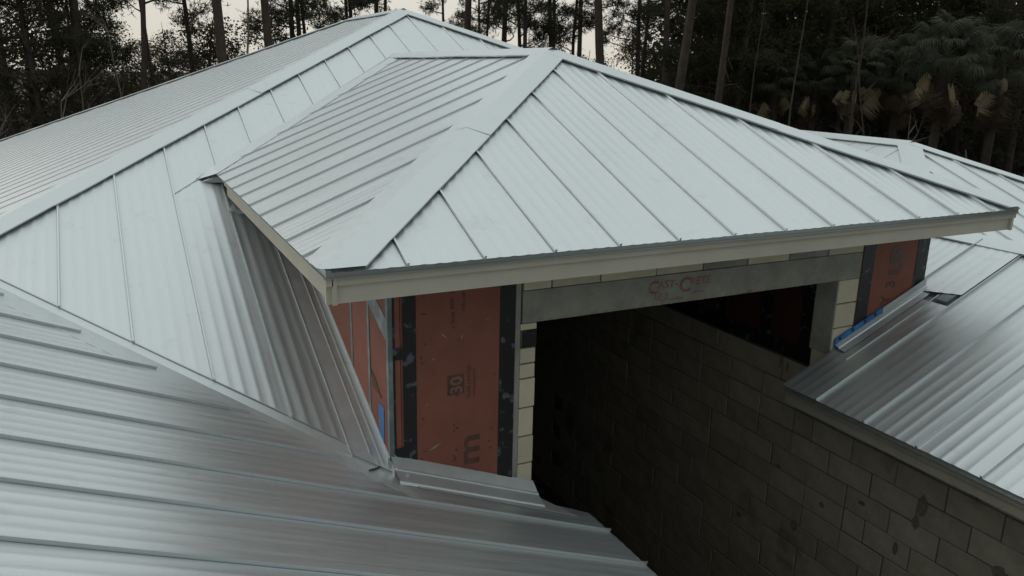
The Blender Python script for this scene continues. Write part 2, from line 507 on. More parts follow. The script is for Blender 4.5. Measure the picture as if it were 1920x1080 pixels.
# valley flashing on the entry roof's left and right sides
for sx, pl in ((1, PLN_L), (-1, PLN_R)):
    bx = 0 if sx > 0 else W
    a0 = (cx - sx * 0.02, YR - 0.02); a1 = (bx - sx * 0.17, YR - cx - 0.17)
    A = [Vector((*a0, PLN_M.z(*a0) + 0.030)), Vector((*a1, PLN_M.z(*a1) + 0.008))]
    b0 = (cx - sx * 0.02, YR - 0.02 - vg - 0.05); b1 = (bx - sx * 0.02, YR - cx - 0.02 - vg - 0.03)
    B = [Vector((*b0, pl.z(*b0) + 0.008)), Vector((*b1, pl.z(*b1) + 0.008))]
    b2 = (bx + sx * 0.02, YR - cx)
    mbv = MB()
    mid = Vector((bx - sx * 0.02, YR - cx + 0.0, PLN_M.z(bx, YR - cx) + 0.026))
    for tri in ((A[0], B[0], B[1], mid), (mid, B[1], A[1])):
        pp = list(tri)
        nn = (pp[1] - pp[0]).cross(pp[2] - pp[0])
        if nn.z < 0: pp.reverse()
        mbv.prism(pp, (0, 0, -0.003))
    mbv.obj('valley_flashing', M_FLASH, entry)
    # hemmed edge of the flashing on the main slope
    dd = (A[1] - A[0]).normalized(); up = Vector((0, 0, 1))
    mbh = MB(); mbh.box(A[0] + Vector((-sx * 0.004, 0.004, -0.03)), A[1] - A[0], Vector((-sx * 0.014, 0.014, 0)), up * 0.032)
    mbh.obj('valley_hem', M_DRIP, entry)
    h0 = Vector((a1[0], a1[1], PLN_M.z(*a1) + 0.001)); a2 = (bx - sx * 0.395, YR - cx - 0.395)
    h1 = Vector((a2[0], a2[1], PLN_M.z(*a2) + 0.001))
    mbh = MB(); mbh.box(h0, h1 - h0, Vector((-sx * 0.007, 0.007, 0)), up * 0.006)
    mbh.obj('valley_hem', M_DRIP, entry)

def eave_trim(part, p0, p1, out, z_off=0.0, depth=0.177, drip=True, mat=None):
    """drip edge, upper trim board and fascia board along p0 -> p1 (plan points at roof edge height)"""
    p0, p1 = Vector(p0), Vector(p1); out = Vector(out); d = p1 - p0; up = Vector((0, 0, 1))
    n = max(1, round(d.length / 3.66))
    if drip:
        nl = max(1, round(d.length / 2.6))
        for k in range(nl):
            q0 = p0 + d * (k / nl) - (d.normalized() * 0.06 if k else Vector((0, 0, 0)))
            dl = p0 + d * ((k + 1) / nl) - q0
            e = 0.002 * (k % 2)
            mb = MB()
            mb.box(q0 + out * (-0.002 + e) + up * -0.047, dl, out * 0.004, up * 0.043)
            mb.box(q0 + out * (-0.002 + e) + up * (-0.004 + e * 0.5), dl, out * -0.10, up * 0.003)
            mb.box(q0 + out * (0.002 + e) + up * (-0.047 - e), dl, out * 0.010, up * 0.006)
            mb.obj('drip_edge', M_DRIP, part)
    cuts = [0.0] + sorted((k + (0.37 if k == 1 else 0.18)) / n for k in range(1, n)) + [1.0] if n > 1 else [0, 1]
    for a, b in zip(cuts[:-1], cuts[1:]):
        g = 0.0015 / d.length
        q0, q1 = p0 + d * (a + g), p0 + d * (b - g)
        mb = MB(); mb.box(q0 + out * -0.006 + up * -0.085, q1 - q0, out * -0.025, up * 0.070)
        mb.obj('trim_board', mat or M_FASCIA, part)
        mb = MB(); mb.box(q0 + out * -0.026 + up * -depth, q1 - q0, out * -0.022, up * (depth - 0.03))
        mb.obj('fascia_board', mat or M_FASCIA, part)

eave_trim(entry, (0.0, 0.0, 0.0), (W, 0.0, 0.0), (0, -1, 0))
eave_trim(entry, (0.0, YR - cx - 0.45, 0.0), (0.0, 0.0, 0.0), (-1, 0, 0))
eave_trim(entry, (W, 0.0, 0.0), (W, YR - cx, 0.0), (1, 0, 0))
mb = MB(); mb.abox(0.05, W - 0.05, 0.05, YR - cx - 0.3, -0.165, -0.155); mb.obj('soffit', M_SOFFIT, entry)
# open end of the valley trough behind the left eave, and the flashing return below it
mb = MB()
mb.prism([Vector((-0.165, 3.80, -0.090)), Vector((0.02, 3.72, -0.085)), Vector((0.045, 3.70, -0.02)), Vector((-0.02, 3.76, -0.012))], (0.003, 0.01, 0))
mb.obj('valley_end', M_DRIP, entry)
mb = MB()
mb.prism([Vector((0.00, 3.30, -0.265)), Vector((0.20, 3.25, -0.245)), Vector((0.20, 3.42, -0.185)), Vector((0.05, 3.42, -0.215))], (0, 0, -0.006))
mb.prism([Vector((0.00, 3.30, -0.271)), Vector((0.20, 3.25, -0.251)), Vector((0.20, 3.25, -0.285)), Vector((0.00, 3.30, -0.300))], (0, 0.006, 0))
mb.obj('kickout_flashing', M_DRIP, entry)

# ---- main roof
YW, XW = 0.60, 0.487                 # entry front wall and left wall
XWR = 5.104
HL = AY - AX                          # left hip: y = x + HL
HS = AX + AY                          # right hip: x + y = HS
xj = (VL - HL) / 2                    # left hip meets the left valley
RV = -(KR - PLN_M.z0) / PT            # right wing valley: y = x - RV'  (KR + PT x = z0 + PT y)
RVo = (KR - PLN_M.z0) / PT
m_polys = [
    [(xj, VL - xj), (XW, VL - XW), (XW, XW + HL)],
    [(XW, YR - cx + XW - 0.02), (cx, YR - 0.02), (cx, cx + HL), (XW, XW + HL)],
    [(cx, YR - 0.02), (AX, YR - (AX - cx)), (AX, AY), (cx, cx + HL)],
    [(AX, YR - (AX - cx)), (XWR, YR - (XWR - cx)), (XWR, HS - XWR), (AX, AY)],
    [(XWR, XWR + RVo), (XRR, XRR + RVo), (XRR, HS - XRR), (XWR, HS - XWR)],
    [(XRR, XRR + RVo), (8.34, 2 * XRR + RVo - 8.34), (8.34, HS - 8.34), (XRR, HS - XRR)],
]
main = deck('main_roof', [(PLN_M, p) for p in m_polys] +
            [(PLN_ML, [(xj, VL - xj), (AX, AY), (AX, AY2), (xj - 3, AY2 + AX - xj + 3), (xj - 3, VL - xj - 3)]),
             (PLN_MR, [(AX, AY), (8.34, HS - 8.34), (8.34, AY2 + 5.1), (AX, AY2)]),
             (PLN_MB, [(AX, AY2), (8.34, AY2 + 5.1), (xj - 3, AY2 + AX - xj + 3)])], None, 'large main hip roof behind the raised entry roof')
attach(main)
m_ribs_known = [-1.24, -0.822, -0.39, 0.012, 0.389, 0.795, 1.187, 1.598]
m_ribs = [m_ribs_known[0] - S * k for k in range(3, 0, -1)] + m_ribs_known + [m_ribs_known[-1] + S * k for k in range(1, 18)]
g = 0.09
m_draw = [[(xj, VL + g - xj), (XW, VL + g - XW), (XW, XW + HL), (xj, xj + HL)]] + m_polys[1:]
roof_face(main, PLN_M, m_draw, m_ribs, rh=0.0020, sh=0.016)
xl = xj - 2.4
roof_face(main, PLN_ML, [[(xl, xl + HL + 0.03), (AX - 0.04, AY + 0.0), (AX - 0.04, AY2), (xl, AY2 + AX - xl - 0.03)]],
          [-(0.15 + S * k) for k in range(0, 46)], ripples=0, tabs=False, sh=0.007)
roof_face(main, PLN_MR, [[(AX + 0.04, AY), (8.34, HS - 8.34), (8.34, AY2 + 5.1), (AX + 0.04, AY2)]],
          [3.0 + S * k for k in range(0, 33)], ripples=0, tabs=False)
roof_face(main, PLN_MB, [[(AX, AY2 + 0.04), (8.34, AY2 + 5.14), (xl, AY2 + AX - xl + 0.04)]],
          [-9 + S * k for k in range(0, 34)], ripples=0, tabs=False)
cap(main, 'hip_cap', (xj - 0.05, xj - 0.05 + HL, PLN_M.z(xj - 0.05, xj - 0.05 + HL)), (AX, AY, AZ), PLN_M, PLN_ML, pieces=2)
cap(main, 'hip_cap', (8.34, HS - 8.34, PLN_M.z(8.34, HS - 8.34)), (AX, AY, AZ), PLN_M, PLN_MR, pieces=2)
cap(main, 'hip_cap', (xl, AY2 + AX - xl, PLN_ML.z(xl, 0)), (AX, AY2, AZ), PLN_ML, PLN_MB, pieces=3)
cap(main, 'ridge_cap', (AX, AY2, AZ), (AX, AY - 0.05, AZ), PLN_ML, PLN_MR)
# side wall flashing where the main slope meets the entry's left wall
def mz(x, y, h=0.0): return Vector((x, y, PLN_M.z(x, y) + h))
ya, yb = VL + 0.02 - XW, 3.2
strip(main, 'sidewall_flashing', [mz(XW - 0.002, ya, 0.008), mz(XW - 0.002, yb, 0.008)], [mz(XW - 0.215, ya + 0.20, 0.006), mz(XW - 0.215, yb, 0.006)], M_FLASH, (0, 0, 0.006))
mb = MB()
for dx, hh, ww in ((0.055, 0.009, 0.008), (0.085, 0.006, 0.006), (0.213, 0.008, 0.006)):
    mb.box(mz(XW - dx, ya + dx * 0.8, 0.010), mz(XW - dx, yb) - mz(XW - dx, ya + dx * 0.8), Vector((ww, 0, 0)), Vector((0, 0, hh)))
ribf = mb.obj('flashing_rib', M_FLASH, main); ribf['kind'] = 'stuff'
mb = MB()
mb.box(mz(XW - 0.012, ya - 0.02, 0.0), mz(XW - 0.012, yb) - mz(XW - 0.012, ya - 0.02), Vector((0.006, 0, 0)), Vector((0, 0, 0.055)))
mb.obj('wall_flashing', M_FLASH, main)

# ---- left wing roof in the foreground
yn = -7.0
EX = 1.455                            # roof runs past the front wall beyond this x
l_polys = [[(XWL, yn), (EL, yn), (EL, 0.50), (EX, 0.50), (XW, 0.595), (XW, VL - XW), (XWL, VL - XWL)]]
wing = deck('wing_roof', [(PLN_WL, [(XWL, yn), (EL - 0.01, yn), (EL - 0.01, 0.44), (EX, 0.44), (XW, 0.45), (XWL, VL - XWL - 0.1)]),
                          (PLN_ML, [(XWL, yn), (XWL, VL - XWL - 0.1), (XWL - 3.7, VL - XWL - 0.1), (XWL - 3.7, yn)])], None,
            'lower metal roof in the foreground, sloping down to the dark courtyard')
attach(wing)
gl = 0.155
wl_ribs = [-0.618, -0.184, 0.215, 0.664, 1.101, 1.568, 1.974, 2.41, 2.84]
wl_ribs = [wl_ribs[0] - 0.43 * k for k in range(15, 0, -1)] + wl_ribs
roof_face(wing, PLN_WL, rh=0.0022, polys=[[(XWL + 0.02, yn), (EL + 0.02, yn), (EL + 0.02, -0.3), (EL + 0.02, 0.235), (VL - gl - 0.235, 0.235), (XWL + 0.02, VL - gl - XWL - 0.02)],
                         [(VL - gl - 0.235, 0.235), (EL + 0.02, 0.235), (EL + 0.02, 0.46), (EX + 0.06, 0.5), (VL - gl - 0.44, 0.44)]], ribs=wl_ribs)
roof_face(wing, PLN_ML, [[(XWL - 0.03, yn), (XWL - 0.03, XWL + HL - 0.1), (XWL - 3.7, XWL - 3.7 + HL), (XWL - 3.7, yn)]],
          [-3.2 + S * k for k in range(0, 26)], ripples=0, tabs=False)
cap(wing, 'ridge_cap', (XWL, yn, KL - PT * XWL), (XWL, VL - XWL, KL - PT * XWL), PLN_WL, PLN_ML, pieces=2)
def lz(x, y, h=0.0): return Vector((x, y, PLN_WL.z(x, y) + h))
# valley flashing: one strip on each side of the valley line
x0v, x1v = xj + 0.05, XW - 0.01
strip(wing, 'valley_flashing', [mz(x0v, VL + 0.10 - x0v), mz(x1v, VL + 0.10 - x1v)], [mz(x0v, VL - x0v), mz(x1v, VL - x1v)], M_FLASH, (0, 0, 0.004))
strip(wing, 'valley_flashing', [lz(x0v, VL - x0v), lz(x1v, VL - x1v)], [lz(x0v - 0.02, VL - 0.30 - x0v), lz(x1v + 0.1, VL - 0.33 - x1v)], M_FLASH, (0, 0, 0.0035))
mb = MB()
a, b = mz(x0v, VL + 0.088 - x0v, 0.004), mz(x1v, VL + 0.088 - x1v, 0.004)
mb.box(a, b - a, Vector((-0.006, -0.006, 0)), Vector((0, 0, 0.004)))
mb.obj('valley_hem', M_DRIP, wing)
# apron flashing at the foot of the front wall
AE = 1.452
def lw(x, y, h): return Vector((x, y, PLN_WL.z(x, y) + h))
prof = [(YW - 0.004, 0.112), (YW - 0.012, 0.108), (YW - 0.080, 0.058), (YW - 0.086, 0.060), (YW - 0.092, 0.050), (YW - 0.175, 0.020), (YW - 0.185, 0.004)]
mb = MB()
for (ya_, ha), (yb_, hb) in zip(prof[:-1], prof[1:]):
    q = [lw(XW - 0.01, yb_, hb), lw(AE, yb_, hb), lw(AE, ya_, ha), lw(XW - 0.01, ya_, ha)]
    mb.poly(q)
mb.poly([lw(AE, y, h) for y, h in prof] + [lw(AE, YW - 0.2, 0.0), lw(AE, YW - 0.004, 0.0)])
mb.obj('apron_flashing', M_FLASH, wing)
mb = MB(); mb.box(lw(XW + 0.005, YW - 0.090, 0.057), lw(AE, YW - 0.090, 0.057) - lw(XW + 0.005, YW - 0.090, 0.057), Vector((0, 0.007, 0)), Vector((0, 0, 0.006)))
mb.obj('flashing_bead', M_FLASH, wing)
strip(wing, 'flashing_tail', [lw(XW + 0.1, YW - 0.2, 0.006), lw(EX + 0.21, 0.36, 0.006)], [lw(XW + 0.1, YW - 0.02, 0.006), lw(EX + 0.02, 0.575, 0.006)], M_FLASH, (0, 0, 0.004))
# crumpled corner piece where valley, wall and apron meet
mb = MB()
for (dx, dy, dz, sx_, sy_, sz_) in ((-0.03, -0.03, 0.0, 0.05, 0.03, 0.10), (0.0, -0.10, -0.01, 0.03, 0.07, 0.055), (0.03, -0.15, -0.02, 0.035, 0.05, 0.035)):
    c = Vector((XW + dx, YW + dy, PLN_WL.z(XW, YW) + dz))
    mb.box(c, (sx_, sy_ * 0.3, 0.01), (-sy_ * 0.2, sy_, 0.0), (0.0, 0.01, sz_))
mb.obj('corner_flashing', M_FLASH, wing)
mb = MB()
k0 = lw(XW - 0.10, YW - 0.02, 0.004)
for i in range(5):
    t0, t1 = i / 5, (i + 1) / 5
    p = lambda t: Vector((XW - 0.06 - 0.11 * t + 0.03 * math.sin(t * 3), YW + 0.06 - 0.14 * t, 0))
    a, b = p(t0), p(t1)
    a.z, b.z = PLN_WL.z(a.x, a.y) + 0.004, PLN_WL.z(b.x, b.y) + 0.004
    mb.box(a, b - a, Vector((0.006, 0.004, 0)), Vector((0, 0, 0.012)))
mb.obj('sealant_bead', M_TAPE, wing)
eave_trim(wing, (EL, yn, KL - PT * EL), (EL, 0.45, KL - PT * EL), (1, 0, 0))
mb = MB(); mb.abox(AE + 0.02, EL - 0.05, yn, 0.43, KL - PT * EL - 0.165, KL - PT * EL - 0.155); mb.obj('soffit', M_SOFFIT, wing)

# ---- right wing roof
rwing = deck('wing_roof', [(PLN_WR, [(ER + 0.01, yn), (XRR, yn), (XRR, XRR + RVo), (XWR, XWR + RVo), (XWR, YW - 0.02), (ER + 0.01, YW - 0.02)]),
                           (PLN_WR2, [(XRR, yn), (XRR, XRR + RVo), (XRR + 3.3, XRR + RVo - 3.3), (XRR + 3.3, yn)])], None,
             'lower metal roof at right with an open patch where a panel stops short')
attach(rwing)
r_ribs = [0.645, 0.245, -0.175, -0.585, -1.02]
r_ribs = [r_ribs[-1] - 0.415 * k for k in range(14, 0, -1)] + r_ribs[::-1] + [1.06, 1.47, 1.88, 2.29, 2.70, 3.11]
# the panel between y 0.245 and 0.645 stops short; its upper length laps over higher up
HX0, HX1 = 4.97, 5.12
base = [[(ER - 0.02, yn), (XRR - 0.05, yn), (XRR - 0.05, XRR + RVo + 0.05), (XWR + 0.01, XWR + RVo), (XWR + 0.01, YW - 0.004), (ER - 0.02, YW - 0.02)]]
keep_lo = [[(ER - 0.02, yn), (XRR - 0.05, yn), (XRR - 0.05, 0.245), (ER - 0.02, 0.245)]]
roof_face(rwing, PLN_WR, rh=0.0026, polys=keep_lo, ribs=[-y for y in r_ribs if y < 0.3])
roof_face(rwing, PLN_WR, rh=0.0026, polys=[[(ER - 0.02, 0.245), (HX0, 0.245), (HX0, 0.598), (ER - 0.02, 0.58)]], ribs=[-0.645, -0.245])
roof_face(rwing, PLN_WR, rh=0.0026, polys=[[(HX1, 0.245), (XRR - 0.05, 0.245), (XRR - 0.05, 0.645), (HX1 - 0.10, 0.645)]], ribs=[-0.645, -0.245], lift=0.022)
roof_face(rwing, PLN_WR, rh=0.0026, polys=[[(XWR + 0.01, 0.635), (XRR - 0.05, 0.635), (XRR - 0.05, XRR + RVo + 0.05), (XWR + 0.01, XWR + RVo)]], ribs=[-y for y in r_ribs if y > 0.6], lift=0.016)
roof_face(rwing, PLN_WR2, [[(XRR + 0.05, yn), (XRR + 0.05, XRR + RVo), (XRR + 3.3, XRR + RVo - 3.3), (XRR + 3.3, yn)]],
          [-7 + S * k for k in range(0, 27)], ripples=0, tabs=False)
cap(rwing, 'ridge_cap', (XRR, yn, ZRR), (XRR, XRR + RVo + 0.05, ZRR), PLN_WR, PLN_WR2, pieces=3)
def rz(x, y, h=0.0): return Vector((x, y, PLN_WR.z(x, y) + h))
# bits in the open patch: bare underlayment, a loose rib and a foam closure block
mb = MB(); mb.prism([rz(HX0 - 0.02, 0.25, -0.004), rz(HX1 + 0.05, 0.25, -0.004), rz(HX1 + 0.05, 0.62, -0.004), rz(HX0 - 0.02, 0.62, -0.004)], (0, 0, -0.004))
mb.obj('underlayment', M_GREYTAPE, rwing)
mb = MB()
mb.box(rz(HX0 - 0.9, 0.405, 0.003), rz(HX1, 0.405) - rz(HX0 - 0.9, 0.405), Vector((0, 0.009, 0)), Vector((0, 0, 0.012)))
mb.obj('loose_rib', M_FLASH, rwing)
mb = MB()
mb.box(rz(HX1 - 0.13, 0.29, 0.0), rz(HX1 - 0.01, 0.29) - rz(HX1 - 0.13, 0.29), Vector((0, 0.10, 0)), Vector((0, 0, 0.020)))
mb.obj('closure_block', M_GREYTAPE, rwing)
# apron along the entry's front wall: flashing then blue membrane above it
mb = MB()
prof_r = [(YW - 0.004, 0.062), (YW - 0.012, 0.050), (YW - 0.05, 0.026), (YW - 0.058, 0.030), (YW - 0.066, 0.018), (YW - 0.12, 0.010)]
for (ya_, ha), (yb_, hb) in zip(prof_r[:-1], prof_r[1:]):
    mb.poly([rz(4.13, yb_, hb), rz(XWR - 0.005, yb_, hb), rz(XWR - 0.005, ya_, ha), rz(4.13, ya_, ha)])
mb.obj('apron_flashing', M_FLASH, rwing)
mb = MB()
mb.box(rz(4.128, YW - 0.026, 0.02), rz(4.64, YW - 0.026) - rz(4.128, YW - 0.026), Vector((0, 0.012, 0)), Vector((0, 0, 0.068)))
bl = mb.obj('membrane_strip', M_BLUE, rwing); bl['label'] = 'blue membrane strip along the wall foot'
mb = MB()
for t in (0.07, 0.33, 0.58, 0.80):
    c = rz(4.128 + t * 0.51, YW - 0.029, 0.060)
    mb.box(c, (0.022, 0, 0.009), (0, 0.004, 0), (-0.008, 0, 0.022))
mb.obj('nail_plate', M_TAPE, rwing)['kind'] = 'stuff'
mb = MB()
mb.box(rz(4.62, YW - 0.0335, 0.02), rz(XWR - 0.003, YW - 0.0335) - rz(4.62, YW - 0.0335), Vector((0, 0.007, 0)), Vector((0, 0, 0.072)))
mb.obj('wall_flashing', M_FLASH, rwing)
eave_trim(rwing, (ER, yn, PLN_WR.z(ER, 0)), (ER, YW - 0.03, PLN_WR.z(ER, 0)), (-1, 0, 0), depth=0.16, mat=M_DARKFASCIA)  # boards here are darker than on the other eaves
mb = MB(); mb.abox(ER + 0.04, 4.07, yn, YW - 0.05, PLN_WR.z(ER, 0) - 0.15, PLN_WR.z(ER, 0) - 0.14); mb.obj('soffit', M_SOFFIT, rwing)

# ---- far hip roof
far = deck('far_roof', [(PLN_M, [(8.34, 2 * XRR + RVo - 8.34), (X2, 2 * XRR + RVo - X2), (X2, Y2), (8.34, Y2 - X2 + 8.34)]),
                        (PLN_M, [(X2, 2 * XRR + RVo - X2), (13.2, -1.3), (13.2, Y2 + X2 - 13.2), (X2, Y2)]),
                        (PLN_2L, [(X2, Y2), (X2, 9.0), (8.34, 9.0), (8.34, Y2 - X2 + 8.34)]),
                        (PLN_2R, [(X2, Y2), (X2, 9.0), (13.2, 9.0), (13.2, Y2 + X2 - 13.2)])], None, 'small far hip roof at right, partly hidden behind the entry roof')
attach(far)
f_ribs = [9.20 - 0.41 * k for k in range(3, 0, -1)] + [9.20 + 0.41 * k for k in range(0, 10)]
roof_face(far, PLN_M, [[(8.34, 2 * XRR + RVo - 8.34), (X2, 2 * XRR + RVo - X2), (X2, Y2 - 0.03), (8.34, Y2 - X2 + 8.31)],
                       [(X2, 2 * XRR + RVo - X2), (13.1, -1.2), (13.1, Y2 + X2 - 13.13), (X2, Y2 - 0.03)]], f_ribs)
roof_face(far, PLN_2L, [[(X2 - 0.04, Y2), (X2 - 0.04, 9.0), (8.34, 9.0), (8.34, Y2 - X2 + 8.36)]], [-9.0 + 0.41 * k for k in range(0, 16)], ripples=0, tabs=False, sh=0.007)
roof_face(far, PLN_2R, [[(X2 + 0.04, Y2), (X2 + 0.04, 9.0), (13.1, 9.0), (13.1, Y2 + X2 - 13.06)]], [0.2 + 0.41 * k for k in range(0, 23)], ripples=0, tabs=False)
cap(far, 'hip_cap', (8.30, Y2 - X2 + 8.30, PLN_M.z(0, Y2 - X2 + 8.30)), (X2, Y2, Z2), PLN_M, PLN_2L)
cap(far, 'hip_cap', (13.2, Y2 + X2 - 13.2, PLN_M.z(0, Y2 + X2 - 13.2)), (X2, Y2, Z2), PLN_M, PLN_2R, pieces=2)
cap(far, 'ridge_cap', (X2, 9.0, Z2), (X2, Y2 - 0.05, Z2), PLN_2L, PLN_2R, pieces=2)

# ------------------------------------------------------------------ walls
def rod_text(parent, body, size, origin, rx, ry, mat, name='lettering', depth=0.0012, bold=0.0, align='LEFT', xs=1.0):
    """flat print as thin real letters; rx, ry are the text's x and y directions"""
    cu = bpy.data.curves.new('print', 'FONT')
    cu.body = body; cu.size = size; cu.extrude = depth; cu.offset = bold; cu.align_x = align; cu.resolution_u = 3
    tmp = bpy.data.objects.new('print', cu); COL.objects.link(tmp)
    bpy.context.view_layer.update()
    me = bpy.data.meshes.new_from_object(tmp.evaluated_get(bpy.context.evaluated_depsgraph_get()))
    bpy.data.objects.remove(tmp); bpy.data.curves.remove(cu)
    rx, ry = Vector(rx).normalized(), Vector(ry).normalized(); rn = rx.cross(ry)
    me.transform(Matrix(((rx.x * xs, ry.x, rn.x, origin[0]), (rx.y * xs, ry.y, rn.y, origin[1]), (rx.z * xs, ry.z, rn.z, origin[2]), (0, 0, 0, 1))))
    me.materials.clear(); me.materials.append(mat)
    return link(name, me, parent)

# entry front wall: core with the opening, clad in blocks, a lintel, orange boards and black tape
OX0, OX1 = 1.44, 4.11                 # opening
mb = MB()
TOPW = -0.17
mb.abox(XW + 0.01, OX0 - 0.014, YW + 0.012, YW + 0.20, GROUND, TOPW)
mb.abox(OX1 + 0.012, XWR - 0.01, YW + 0.012, YW + 0.20, GROUND, TOPW)
mb.abox(OX0 - 0.014, OX1 + 0.012, YW + 0.012, YW + 0.19, -0.395, TOPW)
mb.abox(XW + 0.01, XW + 0.16, YW + 0.20, 4.0, GROUND, TOPW)
mb.abox(XWR - 0.16, XWR - 0.01, YW + 0.20, 4.0, GROUND, TOPW)
ewall = mb.obj('entry_wall', M_MORTAR)
ewall['label'] = 'entry wall of block and orange boards around the dark opening'
attach(ewall)
def front_piece(name, x0, x1, z0, z1, y, mat, th=0.012, jag=0.0):
    m = MB(); m.box((x0, y, z0), (x1 - x0, 0, 0), (0, th, 0), (jag, 0, z1 - z0)); return m.obj(name, mat, ewall)
def roof_l(x): return KL - PT * x
# sheathing boards left of the opening
def board(x0, x1, y=YW - 0.008):
    m = MB(); m.prism([Vector((x0, y, roof_l(x0) - 0.05)), Vector((x1, y, roof_l(x1) - 0.05)), Vector((x1, y, TOPW)), Vector((x0, y, TOPW))], (0, 0.016, 0))
    return m.obj('sheathing_board', M_FOAM, ewall)
board(XW, 0.548); board(0.552, 1.236)
def tape(x0, x1, y=YW - 0.0115):
    m = MB(); m.prism([Vector((x0, y, roof_l(x0) - 0.05)), Vector((x1, y, roof_l(x1) - 0.05)), Vector((x1, y, TOPW)), Vector((x0, y, TOPW))], (0, 0.003, 0))
    return m.obj('seam_tape', M_TAPE, ewall)
tape(XW + 0.012, 0.516); tape(0.562, 0.645); tape(1.187, 1.293)
m = MB(); m.abox(0.514, 0.566, YW - 0.0150, YW - 0.0122, -0.725, -0.655); m.obj('tape_patch', M_TAPE, ewall)
m = MB(); m.abox(0.513, 0.566, YW - 0.0148, YW - 0.0118, -1.36, -1.285); m.obj('tape_patch', M_TAPE, ewall)
# corner bead and the strip of end mortar next to the block column
m = MB(); m.abox(XW - 0.016, XW + 0.012, YW - 0.020, YW + 0.012, -1.40, TOPW); m.obj('corner_bead', M_GREYTAPE, ewall)
front_piece('edge_strip', 1.296, 1.330, -1.75, TOPW, YW - 0.006, M_LINTEL, 0.018)
# block column at the left jamb: courses
zc = [-0.415, -0.612]
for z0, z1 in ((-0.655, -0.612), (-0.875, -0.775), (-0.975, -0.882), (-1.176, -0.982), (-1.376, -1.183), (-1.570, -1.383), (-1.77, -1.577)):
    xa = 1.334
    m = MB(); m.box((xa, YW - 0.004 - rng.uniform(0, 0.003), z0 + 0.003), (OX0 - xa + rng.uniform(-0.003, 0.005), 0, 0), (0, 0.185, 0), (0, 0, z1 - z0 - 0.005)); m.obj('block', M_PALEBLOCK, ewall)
# shade in the square hole under the lintel's bearing end, drawn as dark boxes
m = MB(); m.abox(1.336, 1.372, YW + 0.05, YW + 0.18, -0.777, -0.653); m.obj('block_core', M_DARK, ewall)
m = MB(); m.abox(1.358, 1.45, YW + 0.001, YW + 0.05, -0.772, -0.660); m.obj('hole_shade', M_TAPE, ewall)
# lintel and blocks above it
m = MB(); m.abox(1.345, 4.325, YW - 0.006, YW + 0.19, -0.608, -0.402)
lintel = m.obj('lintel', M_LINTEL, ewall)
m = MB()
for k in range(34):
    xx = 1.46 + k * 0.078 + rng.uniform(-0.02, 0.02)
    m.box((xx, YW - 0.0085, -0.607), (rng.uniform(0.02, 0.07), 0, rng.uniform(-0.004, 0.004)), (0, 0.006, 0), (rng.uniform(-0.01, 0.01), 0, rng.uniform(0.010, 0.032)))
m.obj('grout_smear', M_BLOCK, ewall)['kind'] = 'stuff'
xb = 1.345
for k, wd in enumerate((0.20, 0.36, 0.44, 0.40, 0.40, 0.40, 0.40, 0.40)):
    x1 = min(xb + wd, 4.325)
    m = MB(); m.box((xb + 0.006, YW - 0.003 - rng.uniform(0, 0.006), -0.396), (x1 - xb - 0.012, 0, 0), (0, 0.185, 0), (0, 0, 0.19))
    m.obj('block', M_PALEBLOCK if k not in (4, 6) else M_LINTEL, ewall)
    xb = x1
# right pier
for z0, z1 in ((-0.80, -0.612), (-1.0, -0.806), (-1.2, -1.006), (-1.4, -1.206)):
    m = MB(); m.box((OX1, YW - 0.003 - rng.uniform(0, 0.003), z0 + 0.003), (4.325 - OX1, 0, 0), (0, 0.185, 0), (0, 0, z1 - z0 - 0.005)); m.obj('block', M_PALEBLOCK, ewall)
m = MB(); m.abox(OX1 - 0.012, OX1 - 0.002, YW - 0.001, YW + 0.20, -1.22, -0.612); m.obj('jamb_board', M_LINTEL, ewall)
# right sheathing with black tape on both edges
def roof_r(x): return KR + PT * x
def rboard(x0, x1, y, mat, name, th):
    m = MB(); m.prism([Vector((x0, y, roof_r(x0) - 0.05)), Vector((x1, y, roof_r(x1) - 0.05)), Vector((x1, y, TOPW)), Vector((x0, y, TOPW))], (0, th, 0)); return m.obj(name, mat, ewall)
rboard(4.33, XWR, YW - 0.008, M_FOAM, 'sheathing_board', 0.016)
rboard(4.332, 4.462, YW - 0.0115, M_TAPE, 'seam_tape', 0.003)
rboard(4.962, 5.10, YW - 0.0115, M_TAPE, 'seam_tape', 0.003)
# left side wall: orange boards with a grey tape running down with the roof
def sboard(y0, y1, x=XW - 0.008):
    m = MB()
    zb = lambda y: PLN_M.z(XW, y) - 0.05
    m.prism([Vector((x, y0, zb(y0))), Vector((x, y1, zb(y1))), Vector((x, y1, TOPW)), Vector((x, y0, TOPW))], (0.016, 0, 0)); return m.obj('sheathing_board', M_FOAM, ewall)
sboard(YW + 0.004, 0.985); sboard(0.99, 1.375); sboard(1.38, 3.4)
def side_tape(pts, mat, name='seam_tape', d=0.0105):
    m = MB(); m.prism([Vector((XW - d, y, z)) for y, z in pts], (0.0025, 0, 0)); return m.obj(name, mat, ewall)
side_tape([(YW + 0.01, -0.625), (1.36, -0.325), (1.36, -0.215), (YW + 0.01, -0.485)], M_GREYTAPE)
side_tape([(1.355, -1.2), (1.395, -1.2), (1.395, TOPW), (1.355, TOPW)], M_GREYTAPE, d=0.0112)
side_tape([(0.965, -1.3), (1.005, -1.3), (1.005, -0.45), (0.965, -0.45)], M_GREYTAPE, d=0.0112)
side_tape([(0.952, -0.95), (0.966, -0.95), (0.962, -0.56)], M_TAPE, 'tear', d=0.0114)
side_tape([(0.70, -1.30), (0.80, -1.26), (0.80, -1.06), (0.70, -1.06)], M_BLUE, 'membrane_patch', d=0.0118)
side_tape([(0.74, -1.02), (0.92, -1.00), (0.94, -0.90), (0.86, -0.93)], M_WOOD, 'stain_patch', d=0.0119)
